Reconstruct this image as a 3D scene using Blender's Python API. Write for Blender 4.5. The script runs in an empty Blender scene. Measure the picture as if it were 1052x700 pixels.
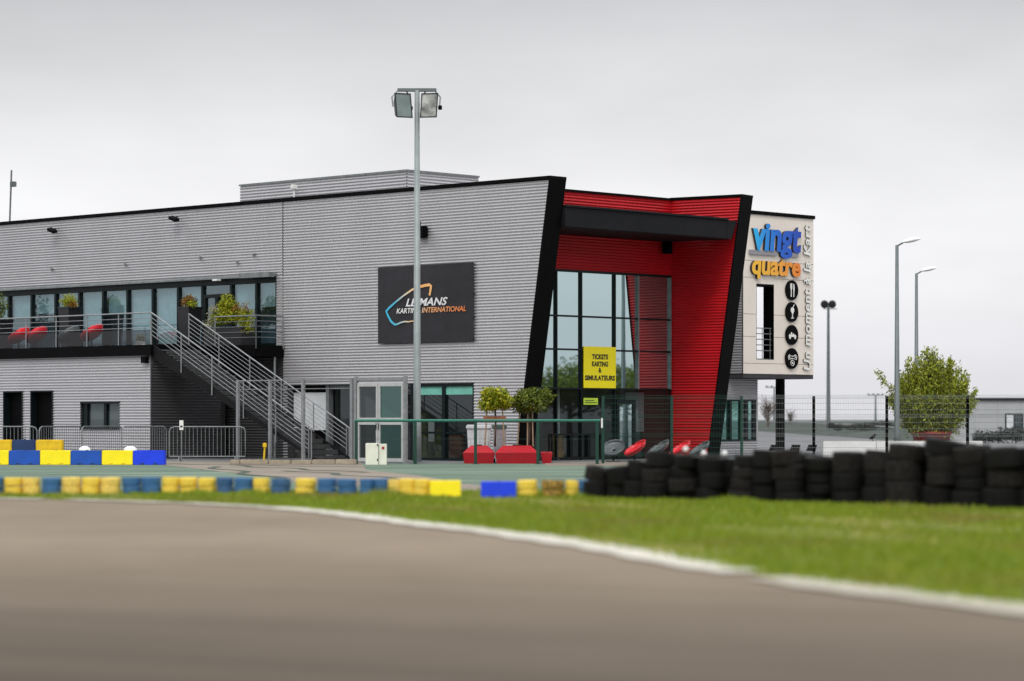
import bpy, bmesh, math, random
from mathutils import Vector, Matrix
random.seed(7)
R_ = math.radians
PI = math.pi
scn = bpy.context.scene
C = scn.collection

# ------------------------------------------------------------------ camera, world, sun, exposure
FPX = 2800.0; PW = 1052.0; HZ = 430.0; CH = 0.98; GB = -0.36
cd = bpy.data.cameras.new("camera"); cam = bpy.data.objects.new("camera", cd); C.objects.link(cam)
cam.location = (0, 0, CH); cam.rotation_euler = (R_(90), 0, 0)
cd.sensor_width = 36; cd.lens = 36 * FPX / PW
cd.shift_y = (HZ - 350) / PW
cd.clip_start = 0.1; cd.clip_end = 5000
cd.dof.use_dof = True; cd.dof.focus_distance = 86; cd.dof.aperture_fstop = 1.1
scn.camera = cam

SUN_EL, SUN_AZ = 50.0, 192.0      # azimuth clockwise from +Y (north)
w = bpy.data.worlds.new("World"); scn.world = w; w.use_nodes = True
nt = w.node_tree; nt.nodes.clear()
out = nt.nodes.new("ShaderNodeOutputWorld"); bg = nt.nodes.new("ShaderNodeBackground")
sky = nt.nodes.new("ShaderNodeTexSky"); sky.sky_type = 'NISHITA'; sky.sun_disc = False
sky.sun_elevation = R_(SUN_EL); sky.sun_rotation = R_(SUN_AZ); sky.dust_density = 4; sky.air_density = 1.5
tc = nt.nodes.new("ShaderNodeTexCoord"); sp = nt.nodes.new("ShaderNodeSeparateXYZ")
nt.links.new(tc.outputs["Generated"], sp.inputs[0])
rmp = nt.nodes.new("ShaderNodeValToRGB")       # the overcast layer: pale at the horizon, grey bank above, bright overhead
e = rmp.color_ramp.elements
e[0].position = 0.0; e[0].color = (8.6, 8.6, 9.0, 1)
e[1].position = 1.0; e[1].color = (21, 21.5, 22, 1)
for p, c in ((0.03, (9.0, 9.0, 9.35, 1)), (0.075, (9.9, 9.9, 10.1, 1)), (0.115, (8.2, 8.2, 8.4, 1)), (0.155, (6.2, 6.2, 6.4, 1)), (0.3, (9.5, 9.6, 9.8, 1))):
    n = e.new(p); n.color = c
nt.links.new(sp.outputs["Z"], rmp.inputs[0])
mp = nt.nodes.new("ShaderNodeMapping"); mp.inputs["Scale"].default_value = (3.0, 3.0, 9.0)
nz = nt.nodes.new("ShaderNodeTexNoise"); nz.inputs["Scale"].default_value = 1.6; nz.inputs["Detail"].default_value = 5; nz.inputs["Roughness"].default_value = 0.5
nt.links.new(tc.outputs["Generated"], mp.inputs[0]); nt.links.new(mp.outputs[0], nz.inputs["Vector"])
mr = nt.nodes.new("ShaderNodeMapRange"); mr.inputs[1].default_value = 0.3; mr.inputs[2].default_value = 0.7; mr.inputs[3].default_value = 0.87; mr.inputs[4].default_value = 1.08
nt.links.new(nz.outputs["Fac"], mr.inputs[0])
ml = nt.nodes.new("ShaderNodeMix"); ml.data_type = 'RGBA'; ml.blend_type = 'MULTIPLY'; ml.inputs[0].default_value = 1
nt.links.new(rmp.outputs[0], ml.inputs[6]); nt.links.new(mr.outputs[0], ml.inputs[7])
mx = nt.nodes.new("ShaderNodeMix"); mx.data_type = 'RGBA'; mx.inputs[0].default_value = 0.93
nt.links.new(sky.outputs[0], mx.inputs[6]); nt.links.new(ml.outputs[2], mx.inputs[7])
nt.links.new(mx.outputs[2], bg.inputs[0]); bg.inputs[1].default_value = 0.1
nt.links.new(bg.outputs[0], out.inputs[0])

sd = bpy.data.lights.new("sun", 'SUN'); so = bpy.data.objects.new("sun", sd); C.objects.link(so)
sd.energy = 1.4; sd.angle = R_(14); sd.color = (1.0, 0.965, 0.92)
dv = Vector((math.sin(R_(SUN_AZ)) * math.cos(R_(SUN_EL)), math.cos(R_(SUN_AZ)) * math.cos(R_(SUN_EL)), math.sin(R_(SUN_EL))))
so.rotation_euler = dv.to_track_quat('Z', 'Y').to_euler(); so.location = (0, 0, 60)
vs = scn.view_settings; vs.view_transform = 'Standard'; vs.look = 'None'; vs.gamma = 1; vs.exposure = 0.0; vs.use_curve_mapping = False

# ------------------------------------------------------------------ materials
def mat(name, col, rough=0.6, metal=0.0, var=0.12, scale=3.0, bump=0.0, bscale=40.0, spec=0.5, coat=0.0, col2=None, stretch=None, vcon=(0.35, 0.65)):
    m = bpy.data.materials.new(name); m.use_nodes = True
    n = m.node_tree.nodes; l = m.node_tree.links; b = n["Principled BSDF"]
    b.inputs["Roughness"].default_value = rough; b.inputs["Metallic"].default_value = metal
    b.inputs["Specular IOR Level"].default_value = spec; b.inputs["Coat Weight"].default_value = coat
    t = n.new("ShaderNodeTexCoord"); z = n.new("ShaderNodeTexNoise")
    z.inputs["Scale"].default_value = scale; z.inputs["Detail"].default_value = 6; z.inputs["Roughness"].default_value = 0.6
    src = t.outputs["Object"]
    if stretch:
        mpn = n.new("ShaderNodeMapping"); mpn.inputs["Scale"].default_value = stretch
        l.new(src, mpn.inputs[0]); src = mpn.outputs[0]
    l.new(src, z.inputs["Vector"])
    rp = n.new("ShaderNodeValToRGB"); rp.color_ramp.elements[0].position = vcon[0]; rp.color_ramp.elements[1].position = vcon[1]
    c1 = tuple(max(0, c * (1 - var)) for c in col) + (1,)
    c2 = (tuple(col2) + (1,)) if col2 else tuple(min(1, c * (1 + var)) for c in col) + (1,)
    rp.color_ramp.elements[0].color = c1; rp.color_ramp.elements[1].color = c2
    l.new(z.outputs["Fac"], rp.inputs[0]); l.new(rp.outputs[0], b.inputs["Base Color"])
    if bump:
        z2 = n.new("ShaderNodeTexNoise"); z2.inputs["Scale"].default_value = bscale; z2.inputs["Detail"].default_value = 4
        l.new(t.outputs["Object"], z2.inputs["Vector"])
        bp = n.new("ShaderNodeBump"); bp.inputs["Strength"].default_value = bump; bp.inputs["Distance"].default_value = 0.02
        l.new(z2.outputs["Fac"], bp.inputs["Height"]); l.new(bp.outputs[0], b.inputs["Normal"])
    return m

def leafmat(name, ca, cb, cc):
    m = bpy.data.materials.new(name); m.use_nodes = True
    n = m.node_tree.nodes; l = m.node_tree.links; b = n["Principled BSDF"]
    b.inputs["Roughness"].default_value = 0.55
    t = n.new("ShaderNodeTexCoord"); z = n.new("ShaderNodeTexNoise"); z.inputs["Scale"].default_value = 6; z.inputs["Detail"].default_value = 3
    l.new(t.outputs["Object"], z.inputs["Vector"])
    g = n.new("ShaderNodeNewGeometry")
    ad = n.new("ShaderNodeMath"); ad.operation = 'MULTIPLY_ADD'; ad.inputs[1].default_value = 0.45; ad.inputs[2].default_value = 0
    l.new(g.outputs["Random Per Island"], ad.inputs[0])
    a2 = n.new("ShaderNodeMath"); a2.operation = 'MULTIPLY_ADD'; a2.inputs[1].default_value = 0.6
    l.new(z.outputs["Fac"], a2.inputs[0]); l.new(ad.outputs[0], a2.inputs[2])
    rp = n.new("ShaderNodeValToRGB"); el = rp.color_ramp.elements
    el[0].position = 0.25; el[0].color = ca + (1,); el[1].position = 0.8; el[1].color = cc + (1,)
    q = el.new(0.5); q.color = cb + (1,)
    l.new(a2.outputs[0], rp.inputs[0]); l.new(rp.outputs[0], b.inputs["Base Color"])
    tr = n.new("ShaderNodeBsdfTranslucent"); l.new(rp.outputs[0], tr.inputs[0])
    ms = n.new("ShaderNodeMixShader"); ms.inputs[0].default_value = 0.3
    l.new(b.outputs[0], ms.inputs[1]); l.new(tr.outputs[0], ms.inputs[2]); l.new(ms.outputs[0], n["Material Output"].inputs[0])
    return m

def glassmat(name, tint, refl=(0.7, 0.85, 0.88), fac=0.5, thru=0.5, rough=0.015):
    """coated facade glass: a tinted mirror coat over a partly see-through pane"""
    m = bpy.data.materials.new(name); m.use_nodes = True
    n = m.node_tree.nodes; l = m.node_tree.links; n.remove(n["Principled BSDF"])
    gl = n.new("ShaderNodeBsdfGlossy"); gl.inputs[0].default_value = refl + (1,); gl.inputs["Roughness"].default_value = rough
    t = n.new("ShaderNodeTexCoord"); z = n.new("ShaderNodeTexNoise"); z.inputs["Scale"].default_value = 0.8
    l.new(t.outputs["Object"], z.inputs["Vector"])
    bp = n.new("ShaderNodeBump"); bp.inputs["Strength"].default_value = 0.12; bp.inputs["Distance"].default_value = 0.004
    l.new(z.outputs["Fac"], bp.inputs["Height"]); l.new(bp.outputs[0], gl.inputs["Normal"])
    tr = n.new("ShaderNodeBsdfTransparent"); tr.inputs[0].default_value = tint + (1,)
    df = n.new("ShaderNodeBsdfDiffuse"); df.inputs[0].default_value = tuple(c * 0.12 for c in tint) + (1,)
    m1 = n.new("ShaderNodeMixShader"); m1.inputs[0].default_value = thru
    l.new(df.outputs[0], m1.inputs[1]); l.new(tr.outputs[0], m1.inputs[2])
    m2 = n.new("ShaderNodeMixShader"); m2.inputs[0].default_value = fac
    l.new(m1.outputs[0], m2.inputs[1]); l.new(gl.outputs[0], m2.inputs[2]); l.new(m2.outputs[0], n["Material Output"].inputs[0])
    return m

M = {}
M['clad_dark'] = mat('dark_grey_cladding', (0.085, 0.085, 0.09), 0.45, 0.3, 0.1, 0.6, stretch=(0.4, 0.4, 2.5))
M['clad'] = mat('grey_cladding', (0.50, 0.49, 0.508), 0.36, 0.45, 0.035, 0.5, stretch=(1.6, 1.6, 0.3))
M['clad_red'] = mat('red_cladding', (0.47, 0.004, 0.010), 0.45, 0.0, 0.12, 0.8, stretch=(0.5, 0.5, 2))
M['backing'] = mat('dark_backing', (0.05, 0.05, 0.053), 0.8, spec=0.2)
M['red_back'] = mat('red_backing', (0.25, 0.004, 0.008), 0.7)
M['black'] = mat('black_metal', (0.0022, 0.0022, 0.0026), 0.6, 0, 0.2, 1.5, spec=0.06)
M['dark'] = mat('anthracite', (0.016, 0.016, 0.018), 0.45, 0, 0.15, 1.0, spec=0.2)
M['canopy'] = mat('canopy_anthracite', (0.011, 0.011, 0.013), 0.6, 0, 0.12, 1.0, spec=0.12)
M['stair'] = mat('stair_steel', (0.009, 0.009, 0.010), 0.55, 0.0, 0.2, 2.0, spec=0.12)
M['step'] = mat('step_grating', (0.06, 0.061, 0.063), 0.6, 0.2, 0.2, 4.0)
M['frame'] = mat('window_frame', (0.005, 0.010, 0.011), 0.4, spec=0.2)
M['roof'] = mat('roof_membrane', (0.16, 0.16, 0.165), 0.9)
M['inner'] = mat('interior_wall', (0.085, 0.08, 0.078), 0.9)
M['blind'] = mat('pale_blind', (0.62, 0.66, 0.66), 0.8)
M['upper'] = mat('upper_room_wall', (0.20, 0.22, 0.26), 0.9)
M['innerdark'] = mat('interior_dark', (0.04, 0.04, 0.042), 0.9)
M['galv'] = mat('galvanised_steel', (0.28, 0.29, 0.30), 0.42, 0.5, 0.15, 6.0)
M['galvd'] = mat('weathered_steel', (0.22, 0.235, 0.24), 0.5, 0.5, 0.18, 4.0)
M['pole'] = mat('pole_steel', (0.13, 0.15, 0.155), 0.5, 0.2, 0.12, 2.0)
M['mastpole'] = mat('pale_mast_steel', (0.24, 0.27, 0.27), 0.5, 0.2, 0.12, 2.0)
M['winglass'] = glassmat('facade_glass', (0.55, 0.72, 0.76), (0.62, 0.78, 0.83), 0.24, 0.9)
M['entglass'] = glassmat('entrance_glass', (0.30, 0.42, 0.40), (0.66, 0.83, 0.84), 0.72, 0.4)
M['lowglass'] = glassmat('ground_floor_glass', (0.5, 0.55, 0.55), (0.75, 0.85, 0.87), 0.075, 0.85)
M['railglass'] = glassmat('balcony_glass', (0.45, 0.46, 0.48), (0.6, 0.6, 0.62), 0.06, 0.8)
M['tealglass'] = glassmat('teal_film_glass', (0.2, 0.42, 0.36), (0.5, 0.8, 0.74), 0.16, 0.6)
M['tealpane'] = glassmat('teal_pane', (0.2, 0.42, 0.38), (0.5, 0.85, 0.8), 0.38, 0.5)
M['tealstrip'] = mat('teal_strip', (0.16, 0.47, 0.38), 0.4)
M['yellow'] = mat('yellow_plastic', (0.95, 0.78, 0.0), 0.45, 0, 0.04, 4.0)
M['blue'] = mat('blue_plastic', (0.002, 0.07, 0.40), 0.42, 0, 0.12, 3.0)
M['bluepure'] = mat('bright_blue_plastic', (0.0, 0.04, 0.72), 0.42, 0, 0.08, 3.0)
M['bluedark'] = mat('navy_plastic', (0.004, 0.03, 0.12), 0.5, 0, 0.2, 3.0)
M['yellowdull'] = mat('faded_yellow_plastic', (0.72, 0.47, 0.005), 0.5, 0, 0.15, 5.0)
M['ytyre'] = mat('worn_yellow_paint', (0.84, 0.56, 0.025), 0.6, 0, 0.15, 14.0, col2=(0.90, 0.68, 0.10), bump=0.3)
M['ytyre2'] = mat('scuffed_yellow_paint', (0.80, 0.5, 0.03), 0.6, 0, 0.85, 9.0, col2=(0.86, 0.62, 0.12), bump=0.3, vcon=(0.38, 0.46))
M['ytyre3'] = mat('peeled_yellow_paint', (0.45, 0.25, 0.02), 0.65, 0, 0.97, 9.0, col2=(0.62, 0.38, 0.05), bump=0.3, vcon=(0.48, 0.56))
M['btyre'] = mat('worn_blue_paint', (0.02, 0.10, 0.25), 0.6, 0, 0.3, 12.0, col2=(0.035, 0.16, 0.36), bump=0.3)
M['btyre2'] = mat('scuffed_blue_paint', (0.02, 0.07, 0.18), 0.6, 0, 0.8, 9.0, col2=(0.03, 0.12, 0.28), bump=0.3, vcon=(0.42, 0.5))
M['rubber'] = mat('black_rubber', (0.0035, 0.0032, 0.003), 0.6, 0, 0.4, 8.0, bump=0.4, spec=0.16)
M['rubber2'] = mat('dusty_rubber', (0.012, 0.0105, 0.0095), 0.7, 0, 0.7, 5.0, bump=0.4, spec=0.16)
M['asphalt'] = mat('worn_vignetted_asphalt', (0.205, 0.160, 0.113), 0.9, 0, 0.10, 0.35, bump=0.5, bscale=120, col2=(0.24, 0.19, 0.138), spec=0.25, stretch=(1, 0.5, 1))
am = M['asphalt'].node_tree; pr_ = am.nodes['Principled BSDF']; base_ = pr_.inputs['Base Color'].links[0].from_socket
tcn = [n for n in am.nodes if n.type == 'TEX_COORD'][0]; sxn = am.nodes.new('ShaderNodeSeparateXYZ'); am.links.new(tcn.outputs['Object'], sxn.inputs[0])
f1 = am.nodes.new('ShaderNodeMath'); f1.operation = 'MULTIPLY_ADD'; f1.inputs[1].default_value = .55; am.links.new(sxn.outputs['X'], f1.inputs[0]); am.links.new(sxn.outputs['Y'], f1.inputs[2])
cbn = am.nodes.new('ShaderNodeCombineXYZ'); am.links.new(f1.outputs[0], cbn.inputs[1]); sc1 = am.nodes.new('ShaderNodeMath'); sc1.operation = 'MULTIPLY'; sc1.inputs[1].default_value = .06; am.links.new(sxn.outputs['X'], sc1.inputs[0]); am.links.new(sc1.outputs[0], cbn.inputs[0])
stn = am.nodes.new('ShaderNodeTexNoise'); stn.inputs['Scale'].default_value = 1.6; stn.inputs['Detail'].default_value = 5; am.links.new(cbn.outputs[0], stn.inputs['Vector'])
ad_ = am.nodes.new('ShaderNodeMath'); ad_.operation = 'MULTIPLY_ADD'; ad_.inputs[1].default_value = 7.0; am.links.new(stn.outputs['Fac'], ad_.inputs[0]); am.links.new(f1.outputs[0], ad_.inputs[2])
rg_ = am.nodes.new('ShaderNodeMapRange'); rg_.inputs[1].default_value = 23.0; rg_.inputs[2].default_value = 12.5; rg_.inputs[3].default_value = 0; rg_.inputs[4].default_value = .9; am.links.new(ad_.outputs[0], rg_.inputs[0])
mm_ = am.nodes.new('ShaderNodeMix'); mm_.data_type = 'RGBA'; am.links.new(rg_.outputs[0], mm_.inputs[0]); am.links.new(base_, mm_.inputs[6]); mm_.inputs[7].default_value = (.058, .044, .032, 1); am.links.new(mm_.outputs[2], pr_.inputs['Base Color'])  # rubber streaks, plus lens vignetting painted in as darker colour near the camera
M['ground'] = mat('grey_paving', (0.15, 0.152, 0.158), 0.9, 0, 0.15, 0.3, spec=0.2)
M['whiteline'] = mat('white_line_paint', (0.50, 0.47, 0.40), 0.7, 0, 0.15, 2.5, bump=0.3)
M['greyline'] = mat('worn_white_paint', (0.40, 0.37, 0.30), 0.8, 0, 0.15, 2.5)
M['grass'] = mat('grass_ground', (0.12, 0.17, 0.008), 0.95, 0, 0.25, 0.7, col2=(0.23, 0.19, 0.03), bump=0.6, bscale=60)
M['blade'] = leafmat('grass_blade', (0.10, 0.175, 0.003), (0.175, 0.26, 0.004), (0.28, 0.295, 0.012))
M['greenpaint'] = mat('green_painted_tarmac', (0.07, 0.12, 0.082), 0.85, 0, 0.3, 0.8, col2=(0.165, 0.22, 0.165), spec=0.2, stretch=(0.25, 1.6, 1))
M['path'] = mat('tan_concrete', (0.19, 0.155, 0.12), 0.9, 0, 0.25, 1.0, col2=(0.25, 0.21, 0.165), bump=0.3, stretch=(0.5, 2, 1))
M['crack'] = mat('dark_joint', (0.04, 0.055, 0.04), 0.9)
M['kerb'] = mat('concrete_kerb', (0.33, 0.28, 0.21), 0.9, 0, 0.2, 5.0, bump=0.4)
M['white'] = mat('white_paint', (0.75, 0.75, 0.73), 0.5, 0, 0.06, 3.0)
M['gatewhite'] = mat('pale_gate_paint', (0.42, 0.43, 0.43), 0.5, 0, 0.08, 3.0)
M['offwhite'] = mat('offwhite_cabinet', (0.72, 0.73, 0.62), 0.5, 0, 0.06, 3.0)
M['binwhite'] = mat('pale_grey_plastic', (0.62, 0.64, 0.66), 0.5, 0, 0.1, 3.0)
M['binlid'] = mat('grey_green_plastic', (0.12, 0.20, 0.18), 0.5, 0, 0.1, 3.0)
M['green'] = mat('dark_green_paint', (0.002, 0.045, 0.028), 0.4, 0, 0.15, 3.0)
M['greenrail'] = mat('green_rail_paint', (0.015, 0.14, 0.095), 0.35, 0, 0.1, 3.0)
M['redpl'] = mat('red_plastic', (0.40, 0.006, 0.016), 0.45, 0, 0.1, 3.0)
M['redseat'] = mat('red_seat', (0.72, 0.015, 0.03), 0.4, 0, 0.06, 3.0)
M['greyseat'] = mat('grey_seat', (0.10, 0.115, 0.12), 0.5, 0, 0.1, 3.0)
M['pot'] = mat('black_pot', (0.015, 0.015, 0.017), 0.4)
M['terracotta'] = mat('red_planter', (0.30, 0.010, 0.008), 0.5, 0, 0.15, 2.0)
M['soil'] = mat('soil', (0.03, 0.02, 0.014), 0.95)
M['bark'] = mat('bark', (0.09, 0.065, 0.045), 0.9, 0, 0.3, 12, bump=0.5)
M['stake'] = mat('timber_stake', (0.30, 0.22, 0.14), 0.8, 0, 0.2, 8)
M['leafA'] = leafmat('bright_leaf', (0.10, 0.13, 0.004), (0.28, 0.33, 0.006), (0.52, 0.48, 0.02))
M['leafB'] = leafmat('dark_leaf', (0.03, 0.055, 0.005), (0.085, 0.125, 0.006), (0.22, 0.24, 0.012))
M['leafC'] = leafmat('bush_leaf', (0.05, 0.075, 0.004), (0.21, 0.26, 0.008), (0.52, 0.52, 0.05))
M['leafO'] = leafmat('orange_leaf', (0.25, 0.07, 0.01), (0.28, 0.13, 0.02), (0.13, 0.15, 0.02))
M['leafP'] = leafmat('pale_blossom', (0.14, 0.17, 0.04), (0.35, 0.35, 0.22), (0.6, 0.56, 0.42))
M['leafD'] = leafmat('far_leaf', (0.03, 0.038, 0.032), (0.045, 0.055, 0.045), (0.06, 0.07, 0.055))
M['beige'] = mat('beige_panel', (0.80, 0.72, 0.64), 0.6, 0, 0.03, 0.7)
M['beigeline'] = mat('panel_joint', (0.30, 0.22, 0.17), 0.8)
M['bankgreen'] = mat('bank_grass', (0.055, 0.068, 0.058), 0.95, 0, 0.2, 0.1, spec=0.1)
M['cabin'] = mat('cabin_sheet', (0.40, 0.41, 0.42), 0.6, 0, 0.06, 0.5)
M['lamphead'] = mat('lamp_head_white', (0.8, 0.8, 0.8), 0.35)
M['lampglass'] = mat('lamp_lens', (0.14, 0.18, 0.175), 0.15, 0.0, 0.15, 3)
M['reflector'] = mat('lamp_reflector', (0.05, 0.05, 0.045), 0.2, 0.0, 0.15, 2.2, col2=(0.40,0.41,0.38))
M['signyellow'] = mat('yellow_sign', (1.0, 0.84, 0.0), 0.5, 0, 0.02)
M['signlime'] = mat('lime_sign', (0.50, 0.70, 0.05), 0.5, 0, 0.05)
M['ink'] = mat('black_ink', (0.02, 0.018, 0.01), 0.6)
M['banner'] = mat('banner_cloth', (0.017, 0.015, 0.02), 0.75, 0, 0.25, 1.2, bump=0.4, bscale=2.5)
M['inkwhite'] = mat('white_ink', (0.75, 0.75, 0.76), 0.6, 0, 0.03)
M['inkorange'] = mat('orange_ink', (0.80, 0.26, 0.06), 0.6, 0, 0.08)
M['letterwhite'] = mat('white_letter', (0.82, 0.81, 0.77), 0.4, 0, 0.03)
M['letterside'] = mat('letter_side', (0.03, 0.02, 0.02), 0.5)
M['barstrip'] = mat('grey_bar', (0.30, 0.29, 0.32), 0.4, 0.2, 0.05)
M['poster'] = mat('ochre_poster', (0.50, 0.25, 0.02), 0.6, 0, 0.5, 4.0)
M['brown'] = mat('brown_panel', (0.28, 0.10, 0.05), 0.6)

def gradmat(name, stops, axis='X', lo=0.0, hi=1.0, rough=0.4):
    m = bpy.data.materials.new(name); m.use_nodes = True
    n = m.node_tree.nodes; l = m.node_tree.links; b = n["Principled BSDF"]; b.inputs["Roughness"].default_value = rough
    t = n.new("ShaderNodeTexCoord"); s = n.new("ShaderNodeSeparateXYZ"); l.new(t.outputs["Object"], s.inputs[0])
    r = n.new("ShaderNodeMapRange"); r.inputs[1].default_value = lo; r.inputs[2].default_value = hi
    l.new(s.outputs[axis], r.inputs[0])
    rp = n.new("ShaderNodeValToRGB"); el = rp.color_ramp.elements
    el[0].position = stops[0][0]; el[0].color = stops[0][1] + (1,); el[1].position = stops[-1][0]; el[1].color = stops[-1][1] + (1,)
    for p, c in stops[1:-1]:
        q = el.new(p); q.color = c + (1,)
    l.new(r.outputs[0], rp.inputs[0]); l.new(rp.outputs[0], b.inputs["Base Color"])
    return m

# ------------------------------------------------------------------ mesh builder
class MB:
    def __init__(s): s.v = []; s.f = []; s.m = []; s.cm = 0
    def add(s, vs, fs):
        o = len(s.v); s.v += [tuple(p) for p in vs]; s.f += [tuple(i + o for i in f) for f in fs]; s.m += [s.cm] * len(fs)
    def box(s, x0, x1, y0, y1, z0, z1):
        s.add([(x0,y0,z0),(x1,y0,z0),(x1,y1,z0),(x0,y1,z0),(x0,y0,z1),(x1,y0,z1),(x1,y1,z1),(x0,y1,z1)],
              [(0,3,2,1),(4,5,6,7),(0,1,5,4),(1,2,6,5),(2,3,7,6),(3,0,4,7)])
    def hexa(s, b, t):      # bottom 4 points, top 4 points (any order round)
        s.add(list(b) + list(t), [(0,3,2,1),(4,5,6,7),(0,1,5,4),(1,2,6,5),(2,3,7,6),(3,0,4,7)])
    def bevbox(s, x0, x1, y0, y1, z0, z1, b=0.02):
        bm = bmesh.new(); bmesh.ops.create_cube(bm, size=1)
        for v in bm.verts: v.co = Vector(((x0+x1)/2 + v.co.x*(x1-x0), (y0+y1)/2 + v.co.y*(y1-y0), (z0+z1)/2 + v.co.z*(z1-z0)))
        bmesh.ops.bevel(bm, geom=bm.edges[:], offset=b, segments=2, affect='EDGES')
        bm.verts.index_update(); s.add([v.co[:] for v in bm.verts], [[v.index for v in f.verts] for f in bm.faces]); bm.free()
    def tube(s, pts, r, n=8, cap=True):
        pts = [Vector(p) for p in pts]; rs = r if isinstance(r, (list, tuple)) else [r] * len(pts)
        o = len(s.v); ref = None
        for i, p in enumerate(pts):
            d = (pts[min(i+1, len(pts)-1)] - pts[max(i-1, 0)]).normalized()
            if ref is None: ref = Vector((0,0,1)) if abs(d.z) < 0.9 else Vector((1,0,0))
            a = d.cross(ref).normalized(); b = d.cross(a).normalized(); ref = a.cross(d) * 1.0
            for k in range(n):
                th = 2*PI*k/n + PI/n; s.v.append(tuple(p + (a*math.cos(th) + b*math.sin(th)) * rs[i]))
        for i in range(len(pts)-1):
            for k in range(n):
                k2 = (k+1) % n; s.f.append((o+i*n+k, o+i*n+k2, o+(i+1)*n+k2, o+(i+1)*n+k)); s.m.append(s.cm)
        if cap:
            s.f.append(tuple(o+k for k in range(n))[::-1]); s.m.append(s.cm)
            s.f.append(tuple(o+(len(pts)-1)*n+k for k in range(n))); s.m.append(s.cm)
    def lathe(s, prof, n=24, cx=0, cy=0, close=False):
        o = len(s.v); P = len(prof)
        for r, z in prof:
            for k in range(n): s.v.append((cx + r*math.cos(2*PI*k/n), cy + r*math.sin(2*PI*k/n), z))
        for i in range(P if close else P-1):
            j = (i+1) % P
            for k in range(n):
                k2 = (k+1) % n; s.f.append((o+i*n+k, o+i*n+k2, o+j*n+k2, o+j*n+k)); s.m.append(s.cm)
        if not close:
            if prof[0][0] > 1e-4: s.f.append(tuple(o+k for k in range(n))[::-1]); s.m.append(s.cm)
            if prof[-1][0] > 1e-4: s.f.append(tuple(o+(P-1)*n+k for k in range(n))); s.m.append(s.cm)
    def leaf(s, p, size, asp=1.0, up=0.0):
        a = Vector((random.gauss(0,1), random.gauss(0,1), random.gauss(0,1) + up)).normalized()
        b = a.cross(Vector((random.gauss(0,1), random.gauss(0,1), random.gauss(0,1)))).normalized()
        p = Vector(p); a *= size * asp; b *= size * 0.5
        s.add([p - a*0.5, p + b*0.6, p + a*0.5, p - b*0.6], [(0,1,2,3)])
    def map(s, fn): s.v = [tuple(fn(Vector(p))) for p in s.v]; return s

def mesh_obj(name, mb, m, parent=None, smooth=False, fix=False):
    me = bpy.data.meshes.new(name); me.from_pydata(mb.v, [], mb.f)
    ms = m if isinstance(m, (list, tuple)) else [m]
    for q in ms: me.materials.append(M[q] if isinstance(q, str) else q)
    if len(ms) > 1: me.polygons.foreach_set('material_index', mb.m)
    if fix:
        bm = bmesh.new(); bm.from_mesh(me); bmesh.ops.recalc_face_normals(bm, faces=bm.faces[:]); bm.to_mesh(me); bm.free()
    if smooth: me.polygons.foreach_set('use_smooth', [True] * len(me.polygons))
    me.update(); me.validate()
    o = bpy.data.objects.new(name, me); C.objects.link(o)
    if parent: o.parent = parent
    return o
def tag(o, label=None, cat=None, group=None, kind=None):
    if label: o['label'] = label
    if cat: o['category'] = cat
    if group: o['group'] = group
    if kind: o['kind'] = kind
    return o
def thing(name, label, cat, loc=(0,0,0), rz=0, group=None, tilt=None):
    o = bpy.data.objects.new(name, None); C.objects.link(o); o.location = loc; o.rotation_euler = (0, 0, rz) if tilt is None else (tilt[0], tilt[1], rz)
    return tag(o, label, cat, group)
def dup(root, loc, rz=0, label=None, group=None, sc=None):
    def cp(o, par):
        c = o.copy(); C.objects.link(c); c.parent = par
        for ch in list(o.children): cp(ch, c)
        return c
    r = cp(root, None); r.location = loc; r.rotation_euler = (0, 0, rz)
    if label: r['label'] = label
    if group: r['group'] = group
    if sc: r.scale = sc
    return r
ORD = ['first','second','third','fourth','fifth','sixth','seventh','eighth','ninth','tenth','eleventh','twelfth','thirteenth','fourteenth','fifteenth','sixteenth','seventeenth','eighteenth','nineteenth','twentieth','twenty-first','twenty-second','twenty-third','twenty-fourth','twenty-fifth','twenty-sixth','twenty-seventh','twenty-eighth']

# ------------------------------------------------------------------ terrain heights and survey helpers
def gz(y):
    t = min(1, max(0, (y - 36) / 24.0)); t = t*t*(3-2*t); return GB * t
def wx(px, y): return (px - 526) / FPX * y
def wz(py, y): return CH + (HZ - py) / FPX * y
def onground(px, py):
    y = 2
    lo, hi = 3.0, 600.0
    for _ in range(50):
        mid = (lo+hi)/2
        if wz(py, mid) > gz(mid): lo = mid
        else: hi = mid
    return Vector((wx(px, lo), lo))

# building coordinates: x along the grey facade (right), D into the building, z above its ground
P0 = Vector((1.156, 83.0)); Rv = Vector((0.7213, -0.6926)); Bv = Vector((0.6926, 0.7213)); BROT = math.atan2(Rv.y, Rv.x)
def bw(x, D): return P0 + Rv*x + Bv*D
def bx(px, D=0.0):
    k = (px-526)/FPX; o = P0 + Bv*D; return (k*o.y - o.x) / (Rv.x - k*Rv.y)
def bD(px, x=0.0):
    k = (px-526)/FPX; o = P0 + Rv*x; return (k*o.y - o.x) / (Bv.x - k*Bv.y)
def bz(py, x, D): return CH - GB + (HZ - py) / FPX * bw(x, D).y

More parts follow.
